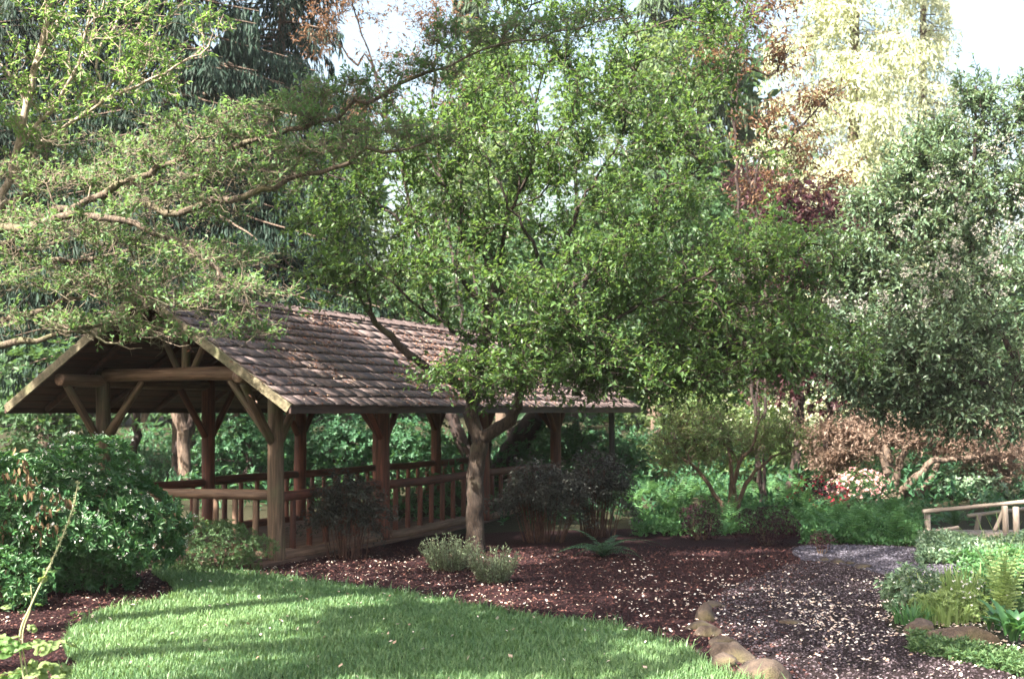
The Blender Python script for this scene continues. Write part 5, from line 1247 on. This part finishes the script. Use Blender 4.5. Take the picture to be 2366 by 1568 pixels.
# broad leaved clump, every leaf a part
def broad(name, label, loc, n, L, W, mat, seed, cat='plant', elev=(.3, 1.0), leafname='leaf'):
    rg_ = np.random.RandomState(seed); t = thing(name, label, cat, loc); ms = []
    for v in range(3):
        b = Buf(); m = 7; s = np.linspace(0, 1, m); wd = W * np.sin(np.clip(s, 0.02, 1) ** .8 * PI) ** .7 * .5; x = L * s; z = .35 * L * s - .55 * L * s ** 2.2
        V = np.concatenate([np.stack([x, -wd, z + wd * .35], 1), np.stack([x, 0 * x, z], 1), np.stack([x, wd, z + wd * .35], 1)]); i = np.arange(m - 1)
        b.add(V, np.concatenate([np.stack([i, i + 1, i + m + 1, i + m], 1), np.stack([i + m, i + m + 1, i + 2 * m + 1, i + 2 * m], 1)]), None, .3 + .25 * v); ms.append(b.mesh(leafname, mat, True))
    for i in range(n):
        o = link(leafname, ms[i % 3], t, (rg_.normal(0, .04), rg_.normal(0, .04), .02 + .1 * rg_.rand())); s = rg_.uniform(.6, 1.1); o.scale = (s, s * rg_.uniform(.8, 1.1), s); o.rotation_euler = (rg_.normal(0, .2), -rg_.uniform(*elev), i * 2.4 + rg_.normal(0, .2))
    return t
b = Buf(); N = 1500
px = rg.uniform(2100, 2420, N); py = 1480 + (px - 2100) * .22 + rg.uniform(-14, 26, N); pos = np.stack([G(a_, c_) for a_, c_ in zip(px, py)]); pos[:, 2] += rg.rand(N) ** 1.5 * .09
for j in range(4): put_leaves(b, pos, nrm(rg.normal(size=pos.shape) * [1, 1, .5] + [0, 0, .5]), nrm(rg.normal(size=pos.shape) * .6 + [0, 0, 1]), rg.uniform(.03, .07, N), .32, rg.rand(N))
o = b.obj('fringe_ground_cover', L_small); tag(o, 'low green growth along the near right edge of the path', 'ground cover', kind='stuff')
broad('hosta', 'clump of long dark green lily leaves in the bottom right corner', G(2345, 1490), 26, .34, .10, L_bush, 140, elev=(.5, 1.3))
broad('hosta', 'second clump of long dark leaves touching the right edge', G(2300, 1462), 16, .26, .08, L_bush, 141, elev=(.5, 1.3))

# ---------------------------------------------------------------- stones
def rock(label, px, py, sx, sy, sz, seed, group=None, d=None, rot=0, name='stone'):
    import bmesh
    bm = bmesh.new(); bmesh.ops.create_icosphere(bm, subdivisions=3, radius=1); o3 = Vector((seed * 7.1, seed * 3.3, seed))
    for v in bm.verts:
        p = v.co.copy(); k = mnoise.noise(p * 1.2 + o3) * .5 + mnoise.noise(p * 2.9 + o3) * .20 + mnoise.noise(p * 7 + o3) * .09
        p *= 1 + k
        rr_ = random.Random(seed)
        for ax in [(rr_.uniform(-1, 1), rr_.uniform(-1, 1), rr_.uniform(-.1, 1)) for _ in range(8)]:
            a = Vector(ax).normalized(); e = p.dot(a) - .70
            if e > 0: p -= a * e * .93
        v.co = Vector((p.x * sx, p.y * sy, p.z * sz))
    me = bpy.data.meshes.new(name); bm.to_mesh(me); bm.free(); me.materials.append(M_rockd if 19 < seed < 30 else M_rock)
    me.polygons.foreach_set('use_smooth', np.ones(len(me.polygons), bool))
    g = G(px, py) if d is None else on(px, d); o = link(name, me, None, (g[0], g[1], g[2] + sz * .22)); o.rotation_euler = (0, 0, rot); tag(o, label, 'stone', group); return o
sg_ = 'stones edging the left side of the path'
rock('small flat tan edging stone furthest up the path edge', 1642, 1402, .13, .10, .06, 1, sg_)
rock('pointed triangular tan edging stone below the flat one', 1628, 1432, .12, .12, .16, 2, sg_)
rock('light brown flat edging stone at the corner of the lawn', 1618, 1450, .16, .12, .07, 3, sg_)
rock('wide low tan edging stone with petals beside it', 1636, 1466, .17, .12, .08, 4, sg_)
rock('dark reddish edging stone between the tan ones and the big brown one', 1668, 1488, .15, .11, .08, 5, sg_)
rock('big rounded brown edging stone third from the frame bottom', 1690, 1524, .19, .16, .15, 6, sg_)
rock('rounded dark brown edging stone leaning on the big one', 1668, 1535, .13, .12, .10, 7, sg_)
rock('largest grey brown edging stone at the bottom edge of the picture', 1762, 1572, .22, .17, .16, 8, sg_)
rock('flat stone half buried in the mulch left of the path', 1830, 1440, .12, .1, .04, 9)
for i, (px, py, s, lab) in enumerate([(1905, 1295, .10, 'dark stone at the left end of the row beside the far path'), (1935, 1300, .12, 'second dark stone of the row beside the far path'), (1965, 1303, .09, 'third dark stone of the row beside the far path'), (1990, 1312, .13, 'dark stone at the right end of the row beside the far path')]):
    rock(lab, px, py, s, s * .8, s * .55, 20 + i, 'dark stones by the far path')
rock('broad flat yellowish rock in the sun among the path side plants', 2228, 1484, .34, .2, .16, 30)
rock('pinkish brown rock at the near left tip of the path side planting', 2128, 1466, .18, .14, .14, 31)
rock('small dark boulder at the foot of the fern bank right of the path bend', 2085, 1256, .13, .11, .08, 25)

# ---------------------------------------------------------------- tall stalk plant, lower left
rg = np.random.RandomState(150)
fp = G(70, 1700); fp = np.array([(70 - 1183) / F * 8.8, 8.8, 0.0]); D0 = 8.8
t = thing('tall_stalk_plant', 'sunlit lobed leaf plant with one tall thin arching seed stalk in the lower left corner', 'plant', fp)
s = Buf(); pts = [fp, P(45, 1480, D0), P(75, 1390, D0), P(118, 1300, D0), P(150, 1225, D0), P(172, 1160, D0), P(180, 1110, D0)]
C, rr = densify(pts, [.008, .0075, .007, .006, .005, .004, .003], .03); C = np.array(C); rr = np.array(rr); rings(s, C[:-1], C[1:], rr[:-1], rr[1:], 6, .5)
pts2 = [fp + [.03, 0, 0], P(52, 1480, D0), P(72, 1400, D0), P(71, 1350, D0)]; C2, r2 = densify(pts2, [.005, .005, .004, .003], .04); C2 = np.array(C2); r2 = np.array(r2); rings(s, C2[:-1], C2[1:], r2[:-1], r2[1:], 5, .5)
M_stem = attrmat('plant_stem', [(0, (0.30, 0.34, 0.16)), (1, (0.55, 0.52, 0.33))], .6, .15); s.obj('stalk', M_stem, t, smooth=True)
b = Buf(); k = C[:, 2] > P(0, 1320, D0)[2]; CC = C[k]
for i in range(0, len(CC)):
    for j in range(2):
        u = nrm(rg.normal(size=3)); c = CC[i] + u * .012 + rg.normal(0, .003, 3)
        v = c + nrm(rg.normal(size=(14, 3))) * .007; put_leaves(b, v, nrm(rg.normal(size=v.shape)), nrm(rg.normal(size=v.shape)), np.full(14, .008), .8, rg.rand(14))
x = b.obj('seed_pod', M_stem, t); x['kind'] = 'stuff'
def lobed(r, seed, mat):
    rg_ = np.random.RandomState(seed); m = 22; a = np.linspace(-PI * .92, PI * .92, m); rad = r * (.72 + .28 * np.abs(np.cos(a * 2.5)) ** .6) * (1 + .05 * np.sin(a * 17)); b = Buf()
    V = np.concatenate([[[0, 0, 0]], np.stack([np.cos(a) * rad * .5 + 0, np.sin(a) * rad * .5, .10 * r * np.cos(a * 5) + .08 * r], 1), np.stack([np.cos(a) * rad, np.sin(a) * rad, -.12 * r + .05 * r * np.cos(a * 5 + 1)], 1)])
    i = np.arange(m - 1); b.add(V, np.stack([i + 1, i + 2, i + 2 + m, i + 1 + m], 1), np.stack([0 * i, i + 2, i + 1], 1)[:, ::-1], .4 + .5 * rg_.rand()); return b.mesh('leaf', mat, True)
lm = [lobed(.075, i, L_ferny) for i in range(3)] + [lobed(.075, 5, L_sap)]
for i in range(34):
    if i < 26: pos = fp + np.array([rg.normal(-.02, .17), rg.normal(0, .15), rg.uniform(.18, .52)]); sc = rg.uniform(.7, 1.3)
    else:
        pos = [P(105, 1325, D0), P(90, 1395, D0), P(62, 1370, D0), P(35, 1470, D0), P(75, 1450, D0), P(122, 1318, D0), P(15, 1400, D0), P(98, 1338, D0)][i - 26]; sc = rg.uniform(.35, .6)
    o = link('leaf', lm[i % 4], t, tuple(pos - fp)); o.scale = (sc, sc, sc); o.rotation_euler = (rg.normal(.35, .35), rg.normal(0, .35), rg.rand() * 6.28)
# the low sprig on the mulch by the bush
broad('seedling', 'small leafy seedling on the mulch in front of the glossy bush', G(172, 1448) , 9, .09, .035, L_sap, 151, elev=(.2, 1.0))

# ---------------------------------------------------------------- unseen trees added beside the camera, crowns shaped to shade lawn, beds and pavilion
# ---------------------------------------------------------------- air
import bmesh
bm = bmesh.new(); bmesh.ops.create_cube(bm, size=1.0); me = bpy.data.meshes.new('haze'); bm.to_mesh(me); bm.free()
hz = link('haze', me, None, (0, 40, 15.2)); hz.scale = (900, 900, 33); hz['kind'] = 'stuff'; hz['label'] = 'thin bright haze between the trees'; hz['category'] = 'haze'
mh = bpy.data.materials.new('air'); mh.use_nodes = True; nt = mh.node_tree; nt.nodes.clear()
vo = nt.nodes.new('ShaderNodeVolumePrincipled'); vo.inputs['Color'].default_value = (0.95, 0.95, 0.95, 1); vo.inputs['Density'].default_value = 0.00028; vo.inputs['Anisotropy'].default_value = 0.2
ou = nt.nodes.new('ShaderNodeOutputMaterial'); nt.links.new(vo.outputs[0], ou.inputs['Volume']); me.materials.append(mh)
def shade_tree(label, x, y, c, rad, clumps, seed, name='shade_tree', leaf=(.2, .34)):  # unseen, placed for the shade it casts into view
    """a tree with a clumped crown; gaps between the clumps let flecks of sun through"""
    rg_ = np.random.RandomState(seed); t = thing(name, label, 'tree', (x, y, 0)); sk = Skel(); c = np.array(c, float); h = c[2]
    sk.limb([(x, y, -.1), (x + .1, y, h * .4), (.6 * x + .4 * c[0], .6 * y + .4 * c[1], h * .75), tuple(c)], [.26, .22, .16, .09], .5, .04, rg_)
    u = nrm(rg_.normal(size=(clumps, 3))); K = c + u * rg_.rand(clumps, 1) ** .4 * np.array(rad)
    T = (K[:, None] + rg_.normal(0, .33, (clumps, 12, 3))).reshape(-1, 3)
    sk.grow(T, rg_, .6, .2, .06); sk.finish(.01); a, b_, cr = Buf(), Buf(), Buf(); sk.meshes(a, b_, .03, 8, 3, .05, .014)
    twigs(sk, cr, None, rg_, 2, .022, (.2, .5), 5, leaf, .55); tree_parts(t, sk, a, b_, cr, (B_dark, B_dark, L_back)); return t
shade_tree('unseen tall tree left of the camera, added to shade the lawn', -8.6, 6.6, (-4.8, 6.3, 8.2), (2.4, 1.7, 1.1), 11, 201)
shade_tree('unseen tree left of the lawn, added to shade the glossy bush', -9.6, 9.6, (-8.6, 10.3, 6.4), (1.9, 1.6, 1.0), 5, 202)
shade_tree('unseen slim tree arching over from behind the camera, added to shade the path', -5.5, 2.0, (-2.4, 6.0, 10), (2.2, 1.7, 1.0), 14, 203)
shade_tree('unseen tree rising behind the dogwood, added to shade the pavilion gable', -9.2, 13.6, (-8.2, 13.4, 7.2), (1.5, 1.8, 1.3), 16, 204)
conifer('shade_conifer', 'unseen very tall conifer left of the camera, added to shade the beds and crowns', 1183 - 4.7 / 6.3 * F, 6.3, 28.0, 3.6, 205, L_conifm, 90, 9.0, (.3, .7), .42, trunk_r=.35)  # unseen, height and spot chosen for its band of shade
shade_tree('unseen broad tree rooted left of the lawn, canopy added over the beds to shade them', -8.4, 8.2, (-2.6, 11.3, 8.8), (2.6, 1.6, .9), 15, 206)
shade_tree('unseen high tree crown at the left, added to shade the pavilion roof', -9.4, 15.4, (-6.8, 14.6, 9.7), (2.0, 1.7, 1.0), 15, 207)
